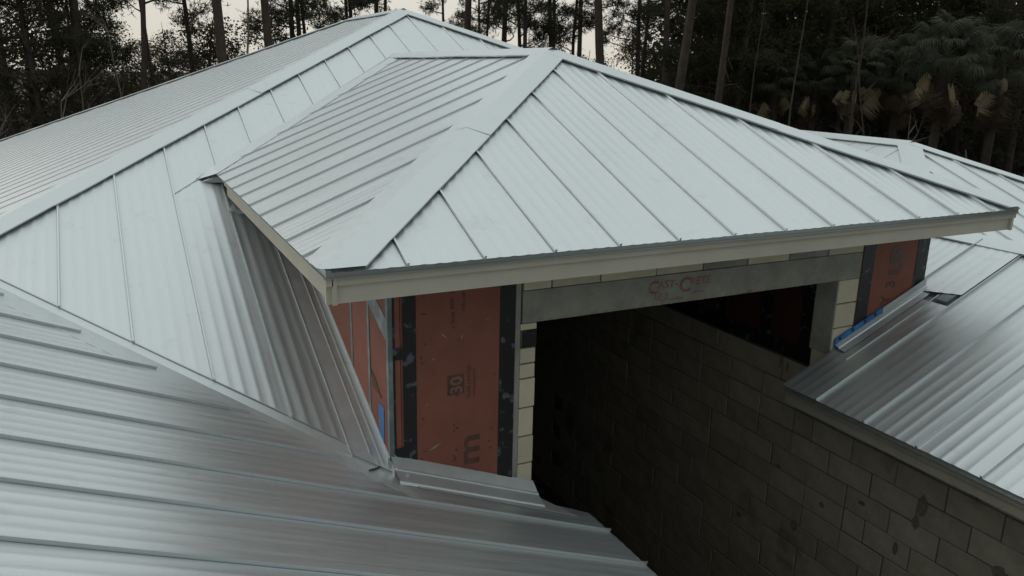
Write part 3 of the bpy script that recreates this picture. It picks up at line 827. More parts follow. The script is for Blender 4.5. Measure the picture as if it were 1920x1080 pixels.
# fastener washers and scuffs on the boards
mb = MB()
for k in range(26):
    x_, z_ = rng.choice((0.69, 0.90, 1.14)) + rng.uniform(-0.02, 0.02), rng.uniform(-1.45, -0.25)
    mb.prism([Vector((x_ + 0.0075 * math.cos(q * 1.0472), YW - 0.0082, z_ + 0.0075 * math.sin(q * 1.0472))) for q in range(6)], (0, -0.0016, 0))
for k in range(10):
    x_, z_ = rng.uniform(4.5, 4.93), rng.uniform(-0.85, -0.25)
    mb.prism([Vector((x_ + 0.0075 * math.cos(q * 1.0472), YW - 0.0082, z_ + 0.0075 * math.sin(q * 1.0472))) for q in range(6)], (0, -0.0016, 0))
mb.obj('fastener', M_INK, ewall)['kind'] = 'stuff'
mb = MB()
for x_, z_, l_, a_ in ((0.735, -0.765, 0.035, 0.5), (0.72, -1.345, 0.09, 0.45), (0.80, -0.60, 0.05, -0.7), (0.93, -0.66, 0.045, 1.3), (1.09, -0.55, 0.03, 0.2), (0.70, -1.05, 0.025, 0.9)):
    dx_, dz_ = math.cos(a_) * l_, math.sin(a_) * l_
    mb.prism([Vector((x_, YW - 0.0086, z_)), Vector((x_ + dx_ * 0.5 - dz_ * 0.06, YW - 0.0086, z_ + dz_ * 0.5 + dx_ * 0.06)), Vector((x_ + dx_, YW - 0.0086, z_ + dz_)), Vector((x_ + dx_ * 0.5 + dz_ * 0.05, YW - 0.0086, z_ + dz_ * 0.5 - dx_ * 0.05))], (0, 0.0008, 0))
mb.obj('scuff_mark', M_LINTEL, ewall)['kind'] = 'stuff'
# print on the boards and the lintel
TX, TZ = (0, 0, 1), (-1, 0, 0)        # text reading upwards
yt = YW - 0.0085
rod_text(ewall, 'm', 0.215, (1.055, yt, -1.50), TX, TZ, M_INK, bold=0.004, xs=1.3)
rod_text(ewall, 'e', 0.215, (1.055, yt, -1.665), TX, TZ, M_INK, bold=0.004, xs=1.25)
# boxed 30 with the words beside it
m = MB(); m.abox(0.842, 0.952, yt - 0.0008, yt + 0.0008, -1.005, -0.875); m.obj('print_box', M_INK, ewall)
rod_text(ewall, '30', 0.108, (0.936, yt - 0.0012, -1.000), TX, TZ, M_PRINT, bold=0.003, xs=1.05)
rod_text(ewall, 'YEAR LIMITED', 0.036, (0.995, yt, -1.045), TX, TZ, M_INK, xs=1.0)
rod_text(ewall, 'WARRANTY', 0.026, (1.028, yt, -1.03), TX, TZ, M_INK, xs=1.25)
for zz, xx, ln in ((-0.545, 0.868, 0.075), (-0.455, 0.860, 0.082), (-0.36, 0.866, 0.06), (-0.475, 0.935, 0.13), (-0.32, 0.935, 0.06)):
    m = MB()
    n = int(ln / 0.012)
    for i in range(n):
        m.abox(xx, xx + rng.uniform(0.018, 0.026), yt - 0.0006, yt + 0.0006, zz + i * 0.012, zz + i * 0.012 + rng.uniform(0.005, 0.010))
    m.obj('faint_print', M_INK, ewall)
RT = (-0.02, 0, 1)
rod_text(ewall, 'UP', 0.20, (4.80, yt, -0.62), TX, TZ, M_INK, bold=0.012, xs=0.95)
rod_text(ewall, '3', 0.15, (4.745, yt, -0.735), TX, TZ, M_INK, bold=0.002)
rod_text(ewall, 'Y', 0.13, (4.70, yt, -0.865), TX, TZ, M_INK, bold=0.002)
yl = YW - 0.0066
rod_text(ewall, 'C', 0.125, (2.285, yl, -0.523), (1, 0, 0), (0, 0, 1), M_RED, bold=0.003, xs=1.05)
rod_text(ewall, 'AST-', 0.074, (2.365, yl, -0.492), (1, 0, 0), (0, 0, 1), M_RED, bold=0.001, xs=1.12)
rod_text(ewall, 'C', 0.145, (2.545, yl, -0.535), (1, 0, 0), (0, 0, 1), M_RED, bold=0.004, xs=1.0)
rod_text(ewall, 'RETE', 0.074, (2.640, yl, -0.492), (1, 0, 0), (0, 0, 1), M_RED, bold=0.001, xs=1.12)
rod_text(ewall, "10' 2", 0.062, (2.335, yl, -0.568), (1, 0, 0), (0, 0, 1), M_RED, xs=1.0)
for x0_, n_, z_ in ((2.36, 5, -0.585), (2.44, 9, -0.583), (2.66, 7, -0.552)):
    m = MB()
    for i in range(n_):
        m.abox(x0_ + i * 0.016, x0_ + i * 0.016 + rng.uniform(0.006, 0.012), yl - 0.0006, yl + 0.0006, z_, z_ + rng.uniform(0.008, 0.014))
    m.obj('faint_print', M_RED, ewall)

# dark room behind the opening
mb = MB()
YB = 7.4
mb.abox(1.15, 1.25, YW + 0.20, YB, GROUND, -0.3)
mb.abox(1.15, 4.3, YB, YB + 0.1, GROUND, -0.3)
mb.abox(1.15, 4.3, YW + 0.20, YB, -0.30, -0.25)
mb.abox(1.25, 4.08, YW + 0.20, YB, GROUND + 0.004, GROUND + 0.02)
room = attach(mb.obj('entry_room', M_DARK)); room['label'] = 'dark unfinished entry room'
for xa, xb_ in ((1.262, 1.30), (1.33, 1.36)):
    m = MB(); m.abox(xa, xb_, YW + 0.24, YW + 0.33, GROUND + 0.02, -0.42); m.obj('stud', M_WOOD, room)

# courtyard wall: every block its own piece on a mortar core
XB = 4.085
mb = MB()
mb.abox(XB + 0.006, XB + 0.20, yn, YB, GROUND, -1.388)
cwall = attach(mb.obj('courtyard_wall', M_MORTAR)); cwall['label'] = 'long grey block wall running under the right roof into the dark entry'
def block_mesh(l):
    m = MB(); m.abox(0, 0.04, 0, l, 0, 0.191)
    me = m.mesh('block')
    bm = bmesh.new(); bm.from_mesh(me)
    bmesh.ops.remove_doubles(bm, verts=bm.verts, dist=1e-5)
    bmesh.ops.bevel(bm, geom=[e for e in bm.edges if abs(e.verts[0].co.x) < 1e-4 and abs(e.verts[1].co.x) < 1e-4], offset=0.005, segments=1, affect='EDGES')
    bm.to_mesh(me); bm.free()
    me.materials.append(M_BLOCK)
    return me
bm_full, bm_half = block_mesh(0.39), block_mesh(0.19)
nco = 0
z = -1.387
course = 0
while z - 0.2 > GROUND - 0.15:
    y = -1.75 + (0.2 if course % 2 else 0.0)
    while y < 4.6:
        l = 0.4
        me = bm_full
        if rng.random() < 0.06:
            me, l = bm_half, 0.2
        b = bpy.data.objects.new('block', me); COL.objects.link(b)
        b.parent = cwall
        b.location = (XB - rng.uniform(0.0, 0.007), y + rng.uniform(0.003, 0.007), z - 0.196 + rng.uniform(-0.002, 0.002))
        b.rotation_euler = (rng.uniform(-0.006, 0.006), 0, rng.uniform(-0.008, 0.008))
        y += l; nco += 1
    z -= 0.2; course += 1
# broken-out spots and dark stains on the wall
for y_, z_, w_, h_ in ((0.09, -2.26, 0.07, 0.045), (0.70, -2.80, 0.085, 0.10), (0.45, -2.47, 0.06, 0.05), (-0.39, -2.03, 0.09, 0.17), (-0.36, -2.17, 0.06, 0.12),
                       (-0.24, -2.46, 0.035, 0.11), (-0.98, -2.19, 0.10, 0.09), (0.95, -2.36, 0.06, 0.04), (1.35, -3.05, 0.07, 0.05), (1.06, -1.44, 0.02, 0.12), (0.98, -1.45, 0.018, 0.10)):
    pts = [Vector((XB - 0.0085, y_ + w_ * (0.5 + rng.uniform(-0.15, 0.1)) * math.cos(a_), z_ + h_ * (0.5 + rng.uniform(-0.18, 0.1)) * math.sin(a_))) for a_ in [k * 2 * math.pi / 9 for k in range(9)]]
    m = MB(); m.prism(pts, (0.0016, 0, 0)); m.obj('stain_patch', M_CHAR, cwall)
# the same blocks out of view, joined
mb = MB()
z = -1.387; course = 0
while z - 0.2 > GROUND - 0.15:
    for rngy in ((yn, -1.8), (4.65, YB - 0.1)):
        y = rngy[0] + (0.2 if course % 2 else 0)
        while y + 0.4 < rngy[1] + 0.35:
            mb.abox(XB - 0.003, XB + 0.03, y + 0.004, min(y + 0.394, rngy[1] + 0.04), z - 0.196, z - 0.005)
            y += 0.4
    z -= 0.2; course += 1
o = mb.obj('block', M_BLOCK, cwall); o['kind'] = 'stuff'
# framed orange panels above the wall inside the entry, with its shade put into their colour
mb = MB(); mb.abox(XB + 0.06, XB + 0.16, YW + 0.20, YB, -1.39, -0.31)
uw = attach(mb.obj('clerestory_wall', M_SHADEDFOAM)); uw['label'] = 'orange boards above the block wall inside the entry, coloured with its shade'
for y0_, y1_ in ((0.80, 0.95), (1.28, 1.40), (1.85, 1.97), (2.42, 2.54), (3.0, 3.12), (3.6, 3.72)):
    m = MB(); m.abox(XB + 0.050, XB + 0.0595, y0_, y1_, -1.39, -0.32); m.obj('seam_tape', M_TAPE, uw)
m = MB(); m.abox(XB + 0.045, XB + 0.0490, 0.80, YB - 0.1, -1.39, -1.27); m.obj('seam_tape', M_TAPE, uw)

# remaining outer walls, plain block, under the eaves
mb = MB()
mb.abox(1.22, 1.42, yn, YW + 0.01, GROUND, -1.82)
mb.abox(XWL - 3.3, XWL - 3.1, yn, 16.0, GROUND, -1.95)
mb.abox(XWL - 3.1, 1.22, yn + 0.3, yn + 0.5, GROUND, -1.95)
mb.abox(4.29, 8.6, yn + 0.3, yn + 0.5, GROUND, -1.9)
mb.abox(8.6, 8.8, yn + 0.3, -0.7, GROUND, -1.75)
mb.abox(8.8, 12.6, -0.9, -0.7, GROUND, -2.05)
mb.abox(12.6, 12.8, -0.9, 9.0, GROUND, -1.6)
mb.abox(XWL - 3.1, 12.6, 15.0, 15.2, GROUND, -0.8)
ow = attach(mb.obj('outer_wall', M_BLOCK)); ow['label'] = 'plain outer block walls under the eaves'

# ------------------------------------------------------------------ ground
mb = MB()
mb.poly([(-600, -600, GROUND), (600, -600, GROUND), (600, 600, GROUND), (-600, 600, GROUND)])
gr = mb.obj('ground', M_GROUND); gr['kind'] = 'structure'; gr['label'] = 'dark sandy ground covered in leaf litter'

# ------------------------------------------------------------------ trees
npr = np.random.default_rng(11)

def tube(V, F, pts, rads, seg=6):
    pts = [np.array(p, float) for p in pts]
    base = len(V)
    for i, p in enumerate(pts):
        d = pts[min(i + 1, len(pts) - 1)] - pts[max(i - 1, 0)]
        d /= (np.linalg.norm(d) + 1e-9)
        a = np.cross(d, (0, 0, 1) if abs(d[2]) < 0.9 else (1, 0, 0)); a /= np.linalg.norm(a)
        b = np.cross(d, a)
        for k in range(seg):
            t = 2 * math.pi * k / seg
            V.append(p + rads[i] * (math.cos(t) * a + math.sin(t) * b))
    for i in range(len(pts) - 1):
        for k in range(seg):
            k2 = (k + 1) % seg
            F.append((base + i * seg + k, base + i * seg + k2, base + (i + 1) * seg + k2, base + (i + 1) * seg + k))

def raw_mesh(name, V, F, mats, mi=None, smooth=False):
    me = bpy.data.meshes.new(name)
    me.from_pydata([tuple(v) for v in V], [], [tuple(f) for f in F])
    for m in mats: me.materials.append(m)
    if mi is not None: me.polygons.foreach_set('material_index', mi)
    if smooth: me.polygons.foreach_set('use_smooth', [True] * len(me.polygons))
    return me

def fast_tris(name, T, mat):
    """T: (n,3,3) array of triangles"""
    n = len(T)
    me = bpy.data.meshes.new(name)
    me.vertices.add(n * 3); me.vertices.foreach_set('co', T.reshape(-1).astype(np.float32))
    me.loops.add(n * 3); me.loops.foreach_set('vertex_index', np.arange(n * 3, dtype=np.int32))
    me.polygons.add(n); me.polygons.foreach_set('loop_start', np.arange(0, n * 3, 3, dtype=np.int32))
    me.polygons.foreach_set('loop_total', np.full(n, 3, dtype=np.int32))
    me.materials.append(mat)
    me.update(); me.validate()
    return me

def blades(C, n_each, length, width, up=0.2):
    """star bursts of thin triangles at centres C"""
    m = len(C) * n_each
    c = np.repeat(C, n_each, axis=0)
    d = npr.normal(size=(m, 3)); d[:, 2] += up; d /= np.linalg.norm(d, axis=1, keepdims=True)
    s = np.cross(d, npr.normal(size=(m, 3))); s /= np.linalg.norm(s, axis=1, keepdims=True)
    L = (length * npr.uniform(0.6, 1.25, (m, 1)))
    w = width * npr.uniform(0.7, 1.3, (m, 1))
    st = c + d * 0.02
    return np.stack([st - s * w * 0.5, st + s * w * 0.5, st + d * L], axis=1)

def leaves(C, size):
    m = len(C)
    d = npr.normal(size=(m, 3)); d /= np.linalg.norm(d, axis=1, keepdims=True)
    s = np.cross(d, npr.normal(size=(m, 3))); s /= np.linalg.norm(s, axis=1, keepdims=True)
    L = size * npr.uniform(0.6, 1.3, (m, 1))
    a, b, c2, e = C - d * L * 0.5, C + s * L * 0.32, C + d * L * 0.5, C - s * L * 0.32
    return np.concatenate([np.stack([a, b, c2], 1), np.stack([a, c2, e], 1)], 0)

def pine_meshes(H, r0, crown0, n_limb, seed, dens=1.0):
    r = random.Random(seed)
    V, F = [], []
    bx, by = r.uniform(-0.8, 0.8), r.uniform(-0.8, 0.8)
    ctr = lambda t: np.array((bx * math.sin(t * 3.4) , by * math.sin(t * 2.6), H * t))
    ts = [0, 0.02, 0.06, 0.15, 0.3, 0.45, 0.6, 0.75, 0.9, 1.0]
    tube(V, F, [ctr(t) for t in ts], [r0 * 1.35, r0 * 1.12, r0] + [r0 * (1 - 0.85 * (t ** 1.2)) for t in ts[3:]], 8)
    trunk = raw_mesh('trunk', V, F, [M_BARK], smooth=True)
    V, F = [], []
    cents = []
    for k in range(n_limb):
        t = crown0 + (1 - crown0) * ((k + r.random()) / n_limb)
        base = ctr(t)
        a = r.uniform(0, 2 * math.pi)
        ln = (1.0 - 0.62 * (t - crown0) / (1 - crown0)) * r.uniform(1.3, 2.9)
        rise = r.uniform(-0.25, 0.45)
        pts = [base]
        for j in range(1, 5):
            f = j / 4
            a2 = a + r.uniform(-0.25, 0.25)
            pts.append(base + np.array((math.cos(a2) * ln * f, math.sin(a2) * ln * f, ln * (rise * f + 0.25 * f * f))))
        tube(V, F, pts, [0.045, 0.035, 0.027, 0.018, 0.008], 3)
        for j in range(max(2, int(r.uniform(2.2, 5.2) * dens))):
            f = r.uniform(0.45, 1.08)
            q = pts[min(4, int(f * 4))] + np.array((r.gauss(0, 0.28), r.gauss(0, 0.28), r.gauss(0.08, 0.14)))
            rr = r.uniform(0.20, 0.42)
            for m_ in range(int(34 * rr * 2.2)):
                cents.append(q + np.array((r.gauss(0, rr * 0.75), r.gauss(0, rr * 0.75), r.gauss(0, rr * 0.42))))
    # bare dead stubs lower on the trunk
    for k in range(5):
        t = r.uniform(0.15, crown0)
        base = ctr(t); a = r.uniform(0, 6.28); ln = r.uniform(0.3, 0.9)
        e1 = base + np.array((math.cos(a) * ln * 0.5, math.sin(a) * ln * 0.5, r.uniform(-0.05, 0.15)))
        tube(V, F, [base, e1, e1 + np.array((math.cos(a + 0.4) * ln * 0.5, math.sin(a + 0.4) * ln * 0.5, r.uniform(-0.45, 0.1)))], [0.022, 0.014, 0.005], 3)
    limb = raw_mesh('limbs', V, F, [M_BARK])
    T = blades(np.array(cents), 9, 0.24, 0.034)
    crown = fast_tris('crown', T, M_NEEDLE)
    return trunk, limb, crown

def leafy_meshes(H, r0, seed, spread=2.0, n_cl=60, per=70, size=0.16, crown0=0.3):
    r = random.Random(seed)
    V, F = [], []
    bx, by = r.uniform(-0.8, 0.8), r.uniform(-0.8, 0.8)
    ctr = lambda t: np.array((bx * t * t, by * math.sin(t * 2), H * 0.85 * t))
    tube(V, F, [ctr(t) for t in (0, 0.1, 0.3, 0.5, 0.7, 0.9, 1.0)], [r0 * 1.3, r0, r0 * 0.85, r0 * 0.65, r0 * 0.45, r0 * 0.25, r0 * 0.1], 6)
    trunk = raw_mesh('trunk', V, F, [M_BARK], smooth=True)
    V, F = [], []
    C = []
    for k in range(n_cl):
        t = crown0 + (1 - crown0) * r.random()
        base = ctr(t * 0.9)
        a = r.uniform(0, 6.28); ln = spread * r.uniform(0.25, 1.0) * (0.45 + math.sin(min(1, (t - crown0) / (1 - crown0) * 0.8 + 0.2) * math.pi) * 0.6)
        tip = base + np.array((math.cos(a) * ln, math.sin(a) * ln, ln * r.uniform(0.05, 0.7)))
        tube(V, F, [base, (base + tip) / 2 + np.array((0, 0, 0.1)), tip], [0.035, 0.02, 0.008], 3)
        n = int(per * r.uniform(0.5, 1.3))
        C.append(tip + npr.normal(size=(n, 3)) * np.array((0.34, 0.34, 0.20)) * r.uniform(0.6, 1.2))
    limb = raw_mesh('limbs', V, F, [M_BARK])
    crown = fast_tris('crown', leaves(np.concatenate(C), size), M_LEAF)
    return trunk, limb, crown

pines = [pine_meshes(H, r0, c0, nl, 100 + i, dn) for i, (H, r0, c0, nl, dn) in enumerate(
    ((19, 0.17, 0.34, 26, 1.0), (22, 0.20, 0.42, 24, 1.0), (17, 0.14, 0.30, 24, 0.9), (24, 0.23, 0.48, 24, 1.1), (20, 0.16, 0.26, 30, 0.8), (18, 0.12, 0.38, 20, 0.9)))]
leafy = [leafy_meshes(H, r0, 200 + i, sp, nc, pr_, sz, c0) for i, (H, r0, sp, nc, pr_, sz, c0) in enumerate(
    ((9.5, 0.13, 2.4, 70, 130, 0.12, 0.25), (7.5, 0.10, 2.0, 55, 120, 0.11, 0.2), (12, 0.16, 2.8, 85, 130, 0.125, 0.3), (10, 0.10, 1.8, 50, 110, 0.11, 0.4)))]

def world_at(az_deg, dist):
    a = math.radians(az_deg)
    return CAM.x + dist * math.sin(a), CAM.y + dist * math.cos(a)

def place_tree(kind, meshes, az, dist, label, cat, group, scale=1.0):
    x, y = world_at(az, dist)
    e = bpy.data.objects.new(kind, None); COL.objects.link(e)
    e.location = (x, y, GROUND)
    e.rotation_euler = (rng.uniform(-0.05, 0.05), rng.uniform(-0.05, 0.05), rng.uniform(0, 6.28))
    e.scale = (scale,) * 3
    tag(e, label, cat, group)
    for nm, me in zip(('trunk', 'branches', 'crown'), meshes):
        o = bpy.data.objects.new(nm, me); COL.objects.link(o); o.parent = e
        if nm != 'trunk': o['kind'] = 'stuff'
    return e

def az_of(px, py=60):
    # azimuth of a column of the photograph, used once to measure where a trunk stands
    d = RF + RX * ((px - 960) / 1484.32) + RU * ((540 - py) / 1484.32)
    return math.degrees(math.atan2(d.x, d.y))

PG, LG = 'pines of the forest behind the house', 'broadleaf trees of the forest behind the house'
PL = 'tall dark pine with a bare lower trunk in the forest behind the roof'
# (photo column, distance, mesh, scale, label)
marked = [
    (40, 44, 4, 1.0, 'dense dark pine at the far left edge of the forest'),
    (105, 38, 2, 1.0, 'slim dark pine in the thick left forest, nearest the left edge pine'), (160, 36, 4, 1.0, 'dark pine at the right side of the thick left forest block'),
    (226, 34, 5, 1.05, 'slender pine standing against the bright sky gap at upper left'),
    (296, 46, 5, 1.1, 'straight thin black trunk in the middle of the left sky gap'),
    (352, 40, 2, 1.0, 'bushy pine just right of the left sky gap'),
    (418, 30, 3, 0.9, 'thick grey pine trunk behind the upper left roof edge'),
    (520, 33, 1, 1.0, 'thick dark pine trunk left of the main roof peak'),
    (560, 44, 0, 1.0, 'pine trunk behind the upper end of the main left roof slope'), (606, 42, 5, 1.0, 'thin pine left of the main roof peak against the sky'), (640, 50, 2, 1.0, 'dark pine crown just left of the main roof peak'),
    (690, 40, 2, 1.0, 'dark pine directly behind the main roof peak'), (730, 47, 4, 0.9, 'dark pine just right of the main roof peak'),
    (846, 52, 5, 1.0, 'thin pine beside the stout trunk right of the main roof peak'), (862, 36, 1, 0.95, 'stout pine trunk right of the main roof peak'),
    (907, 46, 5, 0.9, 'left of two close thin pines above the main roof right hip'), (922, 55, 5, 1.0, 'right of two close thin pines above the main roof right hip'), (950, 40, 0, 1.0, 'dark pine above the lower end of the main roof right hip'), (985, 43, 2, 1.0, 'bushy dark pine above the entry roof ridge'), (1004, 36, 5, 1.0, 'slim pine trunk directly above the entry roof ridge end'),
    (1030, 50, 0, 1.0, 'pine directly above the entry roof peak'), (1060, 45, 4, 1.0, 'dense pine just right of the entry roof peak'), (1085, 52, 2, 1.0, 'pine in the row right of the entry roof peak, left of the thick trunk'), (1118, 44, 5, 1.0, 'slim pine left of the thick trunk above the entry hip'),
    (1158, 33, 3, 0.92, 'thick pine trunk above the entry roof hip'), (1186, 40, 5, 1.0, 'slim pine right of the thick trunk above the entry hip'), (1215, 48, 0, 1.0, 'pine beside the last bright sky gap at right'),
    (1256, 31, 1, 1.0, 'brown pine trunk at the right edge of the sky gap'), (1275, 35, 4, 1.0, 'pine just behind the brown pine trunk at the end of the sky gap'),
    (1345, 29, 5, 1.15, 'pine trunk in the dark forest right of centre'), (1310, 40, 4, 1.0, 'dark pine between the two brown trunks right of centre'), (1395, 37, 4, 1.0, 'dark pine behind the thin dark upright stem'), (1440, 42, 0, 1.0, 'dark pine above the small low palm'),
    (1530, 40, 4, 1.05, 'dark pine behind the palm close to the entry hip'), (1600, 45, 0, 1.0, 'dark pine rising behind the round palm'), (1690, 46, 4, 1.0, 'dark pine rising behind the mid size palm'), (1790, 44, 2, 1.0, 'dark pine rising behind the largest palm'), (1870, 48, 4, 1.0, 'dark pine rising at the right edge above the palms'),
]
for px, dist, mi, sc, lab in marked:
    place_tree('pine_tree', pines[mi], az_of(px), dist, lab or PL, 'tree', PG, sc)
BG = 'tall pine deeper in the forest, only a sliver of its trunk and crown in view'
for k in range(44):
    az = rng.uniform(-12, 66)
    if -1 < az < 9: continue
    if 16 < az < 37 and rng.random() < 0.62: continue
    place_tree('pine_tree', pines[rng.randrange(6)], az, rng.uniform(50, 85), BG, 'tree', 'pines deeper in the forest', rng.uniform(0.85, 1.15))
LL = 'dark broadleaf tree filling the forest edge'
for px, dist, mi, sc, lab in (
        (60, 36, 2, 1.05, 'large dark leafy tree at the left edge'), (10, 42, 2, 1.1, 'leafy tree cut by the left picture edge'), (120, 44, 2, 0.95, 'leafy tree in the thick left forest, behind the slim dark pines'), (180, 40, 0, 0.9, 'leafy tree at the right end of the thick left forest block'),
        (365, 38, 0, 0.95, 'leafy tree between the two thick trunks at upper left'), (480, 41, 0, 1.0, 'leafy tree behind the upper left roof edge, right of the pale snag'), (640, 56, 1, 1.0, 'small far leafy tree just left of the main roof peak'), (700, 50, 1, 0.95, 'leafy crown peeping over the main roof ridge'),
        (1060, 50, 1, 0.9, 'leafy tree low behind the entry roof peak'), (1140, 46, 1, 0.9, 'leafy tree beside the thick pine above the entry hip'), 
        (1290, 40, 2, 1.1, 'leafy tree where the bright sky gaps end at right'), (1330, 44, 2, 1.2, 'large leafy tree behind the brown pine trunk right of centre'), (1370, 36, 2, 1.0, 'near leafy tree behind the thin dark upright stem'), (1420, 42, 2, 1.2, 'leafy tree above the smallest palm'), (1480, 40, 2, 1.15, 'leafy tree above the small low palm'), (1540, 46, 2, 1.25, 'leafy tree above the palm close to the entry hip'),
        (1590, 41, 2, 1.15, 'leafy tree above the round palm'), (1650, 48, 2, 1.25, 'leafy tree behind the bare twiggy leaning tree'), (1700, 42, 2, 1.1, 'leafy tree above the mid size palm'), (1760, 47, 2, 1.25, 'leafy tree directly behind the largest palm'), (1820, 43, 2, 1.2, 'leafy tree right of the largest palm crown'), (1880, 46, 2, 1.2, 'leafy tree above the palm at the right edge'), (1940, 40, 2, 1.1, 'leafy tree cut by the right picture edge')):
    place_tree('broadleaf_tree', leafy[mi], az_of(px), dist, lab or LL, 'tree', LG, sc)
# far broadleaf trees that dapple the sky gaps
FL = 'far thin-leaved tree dappling the sky gap between the pines'
for px, dist, mi, sc in ((205, 56, 3, 1.0), (250, 62, 1, 1.15), (330, 58, 3, 0.95), (385, 66, 1, 1.2), (450, 60, 1, 1.0), (590, 64, 1, 1.1), (820, 60, 1, 1.05), (890, 58, 3, 0.95), (940, 64, 1, 1.1), (1030, 60, 3, 1.0), (1110, 56, 1, 1.1), (1180, 60, 3, 1.1), (1225, 52, 1, 1.15)):
    place_tree('broadleaf_tree', leafy[mi], az_of(px), dist, FL, 'tree', 'far trees in the sky gaps', sc)
# the woods all round the lot, one far mass outside the view (seen only in the metal's reflections)
cN = 900
waz = npr.uniform(74, 343, cN); wd = npr.uniform(36, 62, cN)
WX, WY = CAM.x + wd * np.sin(np.radians(waz)), CAM.y + wd * np.cos(np.radians(waz))
wh = npr.uniform(1.0, 17.0, cN)
ctrs = np.stack([WX, WY, GROUND + wh], 1)
wl_ = np.repeat(ctrs, 34, axis=0) + npr.normal(size=(cN * 34, 3)) * np.array((1.3, 1.3, 0.8))
wo = link('woods', fast_tris('woods', leaves(wl_, 0.8), M_LEAF))
tag(wo, 'dark woods all round the lot beyond the picture edges', 'woods', None, 'stuff')

# pale bare stems
def bare_tree(px, py0, dist, h, lean, label, r0=0.06, fork=True, seed=1, mat=None):
    mat = mat or M_PALEBARK
    r = random.Random(seed)
    V, F = [], []
    pts = [np.array((0, 0, 0.0))]
    for j in range(1, 7):
        f = j / 6
        pts.append(np.array((lean * f + r.uniform(-0.05, 0.05), r.uniform(-0.05, 0.05), h * f)))
    tube(V, F, pts, [r0 * (1 - 0.11 * j) for j in range(7)], 6)
    trunk = raw_mesh('trunk', V, F, [mat], smooth=True)
    BR = []
    if fork:
        for k in range(6):
            j = r.randrange(2, 7); base = pts[j]; a = r.uniform(0, 6.28); ln = r.uniform(0.4, 1.1)
            tip = base + np.array((math.cos(a) * ln, math.sin(a) * ln, ln * r.uniform(0.5, 1.5)))
            md = (base + tip) / 2 + np.array((r.uniform(-0.15, 0.15), r.uniform(-0.15, 0.15), 0.1))
            V, F = [], []
            BR.append((V, F))
            tube(V, F, [base, md, tip], [0.022, 0.014, 0.005], 4)
            for q in range(2):
                t2 = tip + np.array((r.uniform(-0.5, 0.5), r.uniform(-0.5, 0.5), r.uniform(0, 0.6)))
                tube(V, F, [md, t2], [0.009, 0.003], 3)
    x, y = world_at(az_of(px, py0), dist)
    e = bpy.data.objects.new('bare_tree', None); COL.objects.link(e); e.location = (x, y, GROUND)
    e.rotation_euler = (0, 0, -math.radians(az_of(px, py0)))
    tag(e, label, 'tree', 'pale bare stems at the forest edge')
    link('trunk', trunk, e)
    for V, F in BR: link('branch', raw_mesh('branch', V, F, [mat]), e)

bare_tree(262, 130, 31, 6.5, -0.9, 'thin pale leaning stem below the left sky gap', 0.055, True, 3)
bare_tree(447, 60, 30, 8.0, 0.35, 'pale broken snag beside the thick grey trunk', 0.085, False, 5)
bare_tree(25, 220, 30, 3.6, -0.7, 'pale bent stem low at the left edge', 0.06, True, 7)
bare_tree(85, 210, 31, 4.2, 0.5, 'pale forked stem low at the left', 0.05, True, 8)
bare_tree(140, 190, 33, 5.2, 0.3, 'grey upright stem in the dark brush at left', 0.06, True, 9)
bare_tree(1405, 110, 29, 8.6, 0.35, 'thin dark upright stem right of the entry roof peak', 0.04, False, 11, M_BARK)
bare_tree(1490, 90, 28, 9.0, 0.25, 'thin dark stem above the entry roof right hip', 0.05, False, 12, M_BARK)
bare_tree(1690, 110, 30, 7.4, -1.6, 'bare twiggy leaning tree in front of the dark palms', 0.035, True, 13, M_BARK)
bare_tree(1612, 90, 31, 9.5, 0.1, 'grey bare stem between the palms', 0.07, True, 14, M_BARK)
bare_tree(1840, 280, 29, 3.4, -0.4, 'pale crooked stem below the largest palm', 0.06, False, 15)
bare_tree(1900, 300, 29, 3.4, 0.5, 'pale leaning stem at the right edge', 0.06, False, 16)
bare_tree(1690, 275, 30, 3.2, 0.2, 'pale stem left of the brown palm skirt', 0.05, True, 17)

# palms
def frond_mesh(mat, droop, seed, R=0.66):
    r = random.Random(seed)
    T = []
    n = 26
    pet = np.array((0, 0, 0.0))
    T.append([(-0.014, 0, 0), (0.014, 0, 0), (0.0, 1.05, 0.10)])
    hub = np.array((0, 1.0, 0.10))
    for k in range(n):
        a = math.radians(-128 + 256 * k / (n - 1))
        d = np.array((math.sin(a), math.cos(a), 0.0))
        s = np.array((math.cos(a), -math.sin(a), 0.0))
        L = R * (0.72 + 0.28 * math.cos(a * 0.6)) * r.uniform(0.88, 1.08)
        w = 0.026
        mid = hub + d * L * 0.55 + np.array((0, 0, -0.10 * droop * L + 0.03 * (k % 2)))
        tip = hub + d * L * (0.92 - 0.25 * droop) + np.array((0, 0, -droop * L * r.uniform(0.45, 0.75)))
        T += [[hub, mid - s * w, mid + s * w], [mid - s * w, tip, mid + s * w]]
    return fast_tris('frond', np.array(T, float), mat)
fr_live = [frond_mesh(M_FROND, d, 300 + i) for i, d in enumerate((0.5, 0.8, 1.05))]
fr_dead = [frond_mesh(M_DEADFROND, d, 320 + i, 0.62) for i, d in enumerate((1.3, 1.6))]
fr_skirt = [frond_mesh(M_SKIRT, 1.7, 340 + i, 0.8) for i in range(2)]

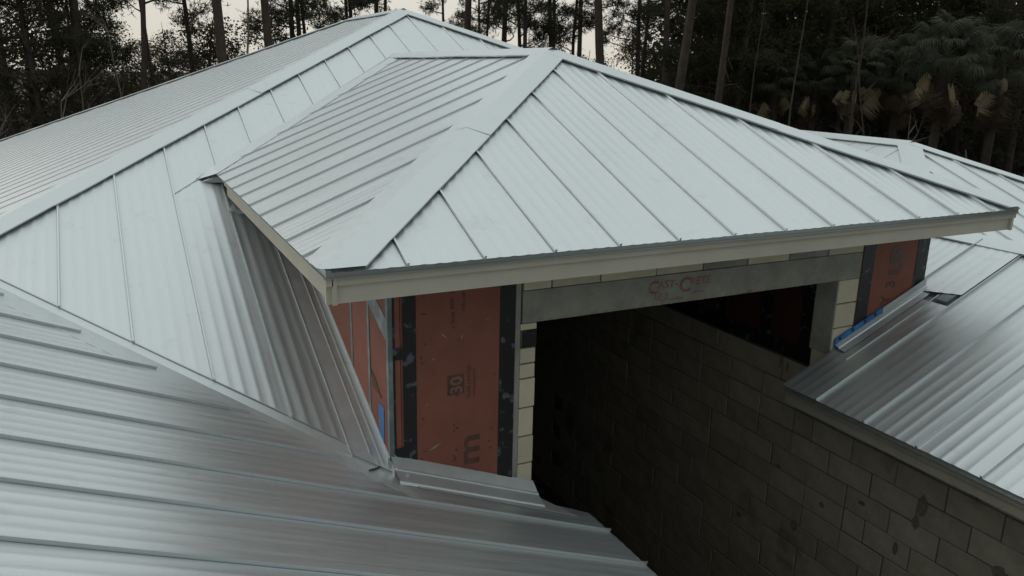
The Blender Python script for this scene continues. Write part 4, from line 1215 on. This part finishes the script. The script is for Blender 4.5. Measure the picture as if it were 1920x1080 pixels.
def palm(px, py, dist, label, n_live=26, n_dead=3, n_skirt=0, sc=1.0, seed=1):
    r = random.Random(seed)
    d = RF + RX * ((px - 960) / 1484.32) + RU * ((540 - py) / 1484.32)
    t = dist / math.hypot(d.x, d.y)
    hub = CAM + d * t
    h = hub.z - GROUND
    e = bpy.data.objects.new('palm_tree', None); COL.objects.link(e)
    e.location = (hub.x, hub.y, GROUND)
    e.rotation_euler = (0, 0, r.uniform(0, 6.28))
    tag(e, label, 'palm', 'cabbage palms at the forest edge')
    V, F = [], []
    tube(V, F, [np.array((r.uniform(-0.04, 0.04), r.uniform(-0.04, 0.04), h * f)) for f in (0, 0.2, 0.4, 0.6, 0.8, 1.0)], [0.20, 0.17, 0.16, 0.17, 0.19, 0.14], 8)
    link('trunk', raw_mesh('trunk', V, F, [M_PALMTRUNK], smooth=True), e)
    def add(me, elev, az, s, nm='frond', zo=0.0):
        o = bpy.data.objects.new(nm, me); COL.objects.link(o); o.parent = e
        o.location = (0, 0, h + zo)
        o.rotation_euler = (elev, r.uniform(-0.3, 0.3), az)
        o.scale = (s,) * 3
        return o
    for k in range(n_live):
        f = k / max(1, n_live - 1)
        add(fr_live[r.randrange(3)], math.radians(72 - 105 * f + r.uniform(-12, 12)), k * 2.399 + r.uniform(-0.3, 0.3), sc * r.uniform(0.85, 1.15))
    for k in range(n_dead):
        o = add(fr_dead[r.randrange(2)], math.radians(r.uniform(-72, -45)), r.uniform(0, 6.28), sc * r.uniform(0.8, 1.25), zo=r.uniform(-0.5, 0.15))
        o.scale.x *= 0.26; o.scale.y *= 1.2
        o['label'] = 'yellowed dead frond'
    for k in range(n_skirt):
        o = add(fr_skirt[r.randrange(2)], math.radians(r.uniform(-88, -68)), k * 2.1 + r.uniform(-0.4, 0.4), sc * r.uniform(0.8, 1.1), zo=-0.15 - 0.9 * r.random())
        o['label'] = 'brown hanging skirt frond'

palm(1775, 105, 32.9, 'largest palm, with a brown skirt of dead fronds, right of the far roof', 40, 5, 20, 1.05, 1)
palm(1880, 120, 35.4, 'dark palm at the right edge with yellowed lower fronds', 36, 5, 10, 1.05, 2)
palm(1690, 130, 36.6, 'mid size palm left of the largest palm', 34, 5, 5, 1.0, 3)
palm(1605, 135, 35.4, 'round palm over the far roof ridge with hanging yellow fronds', 34, 6, 5, 0.95, 4)
palm(1530, 150, 37.8, 'palm left of the round palm, close to the entry roof hip', 32, 5, 4, 0.9, 5)
palm(1455, 150, 36.6, 'small palm low over the entry roof right hip', 30, 4, 0, 0.9, 6)
palm(1400, 165, 39.0, 'smallest palm, leftmost in the row of palms', 20, 4, 0, 0.9, 7)
palm(1830, 40, 41.5, 'tall palm crown rising behind the largest palm', 34, 2, 0, 1.05, 8)
palm(1580, 60, 46.4, 'dim palm crown behind the row of palms', 30, 1, 0, 1.0, 9)

# brush: the continuous dark thicket under the trees, nobody could count it
def thicket(N, K, az0, az1, d0, d1, h0, h1, size, fill=0.5):
    caz = npr.uniform(az0, az1, K); cd = npr.uniform(d0, d1, K); ch = npr.uniform(h0, h1, K)
    cl = npr.integers(0, K, N)
    A = np.radians(caz[cl]); D = cd[cl]; hg = ch[cl]
    rad = 0.75 + 0.12 * hg
    ox, oy = npr.normal(size=N) * rad, npr.normal(size=N) * rad
    hz = hg * npr.random(N) ** fill * np.exp(-0.18 * (ox ** 2 + oy ** 2) / rad ** 2)
    C = np.stack([CAM.x + D * np.sin(A) + ox, CAM.y + D * np.cos(A) + oy, GROUND + hz], 1)
    return leaves(C, size)
T = np.concatenate([thicket(36000, 560, -14, 38, 31, 62, 1.5, 5.6, 0.26),
                    thicket(26000, 220, -14, 38, 60, 84, 4.0, 7.4, 0.34, 0.8),
                    thicket(20000, 300, 36, 70, 41, 58, 2.5, 7.0, 0.32),
                    thicket(60000, 330, 38.5, 74, 58, 78, 9.0, 15.0, 0.55, 0.8)])
bo = link('brush', fast_tris('brush', T, M_BRUSH))
tag(bo, 'dark tangled brush filling the ground under the forest', 'brush', None, 'stuff')
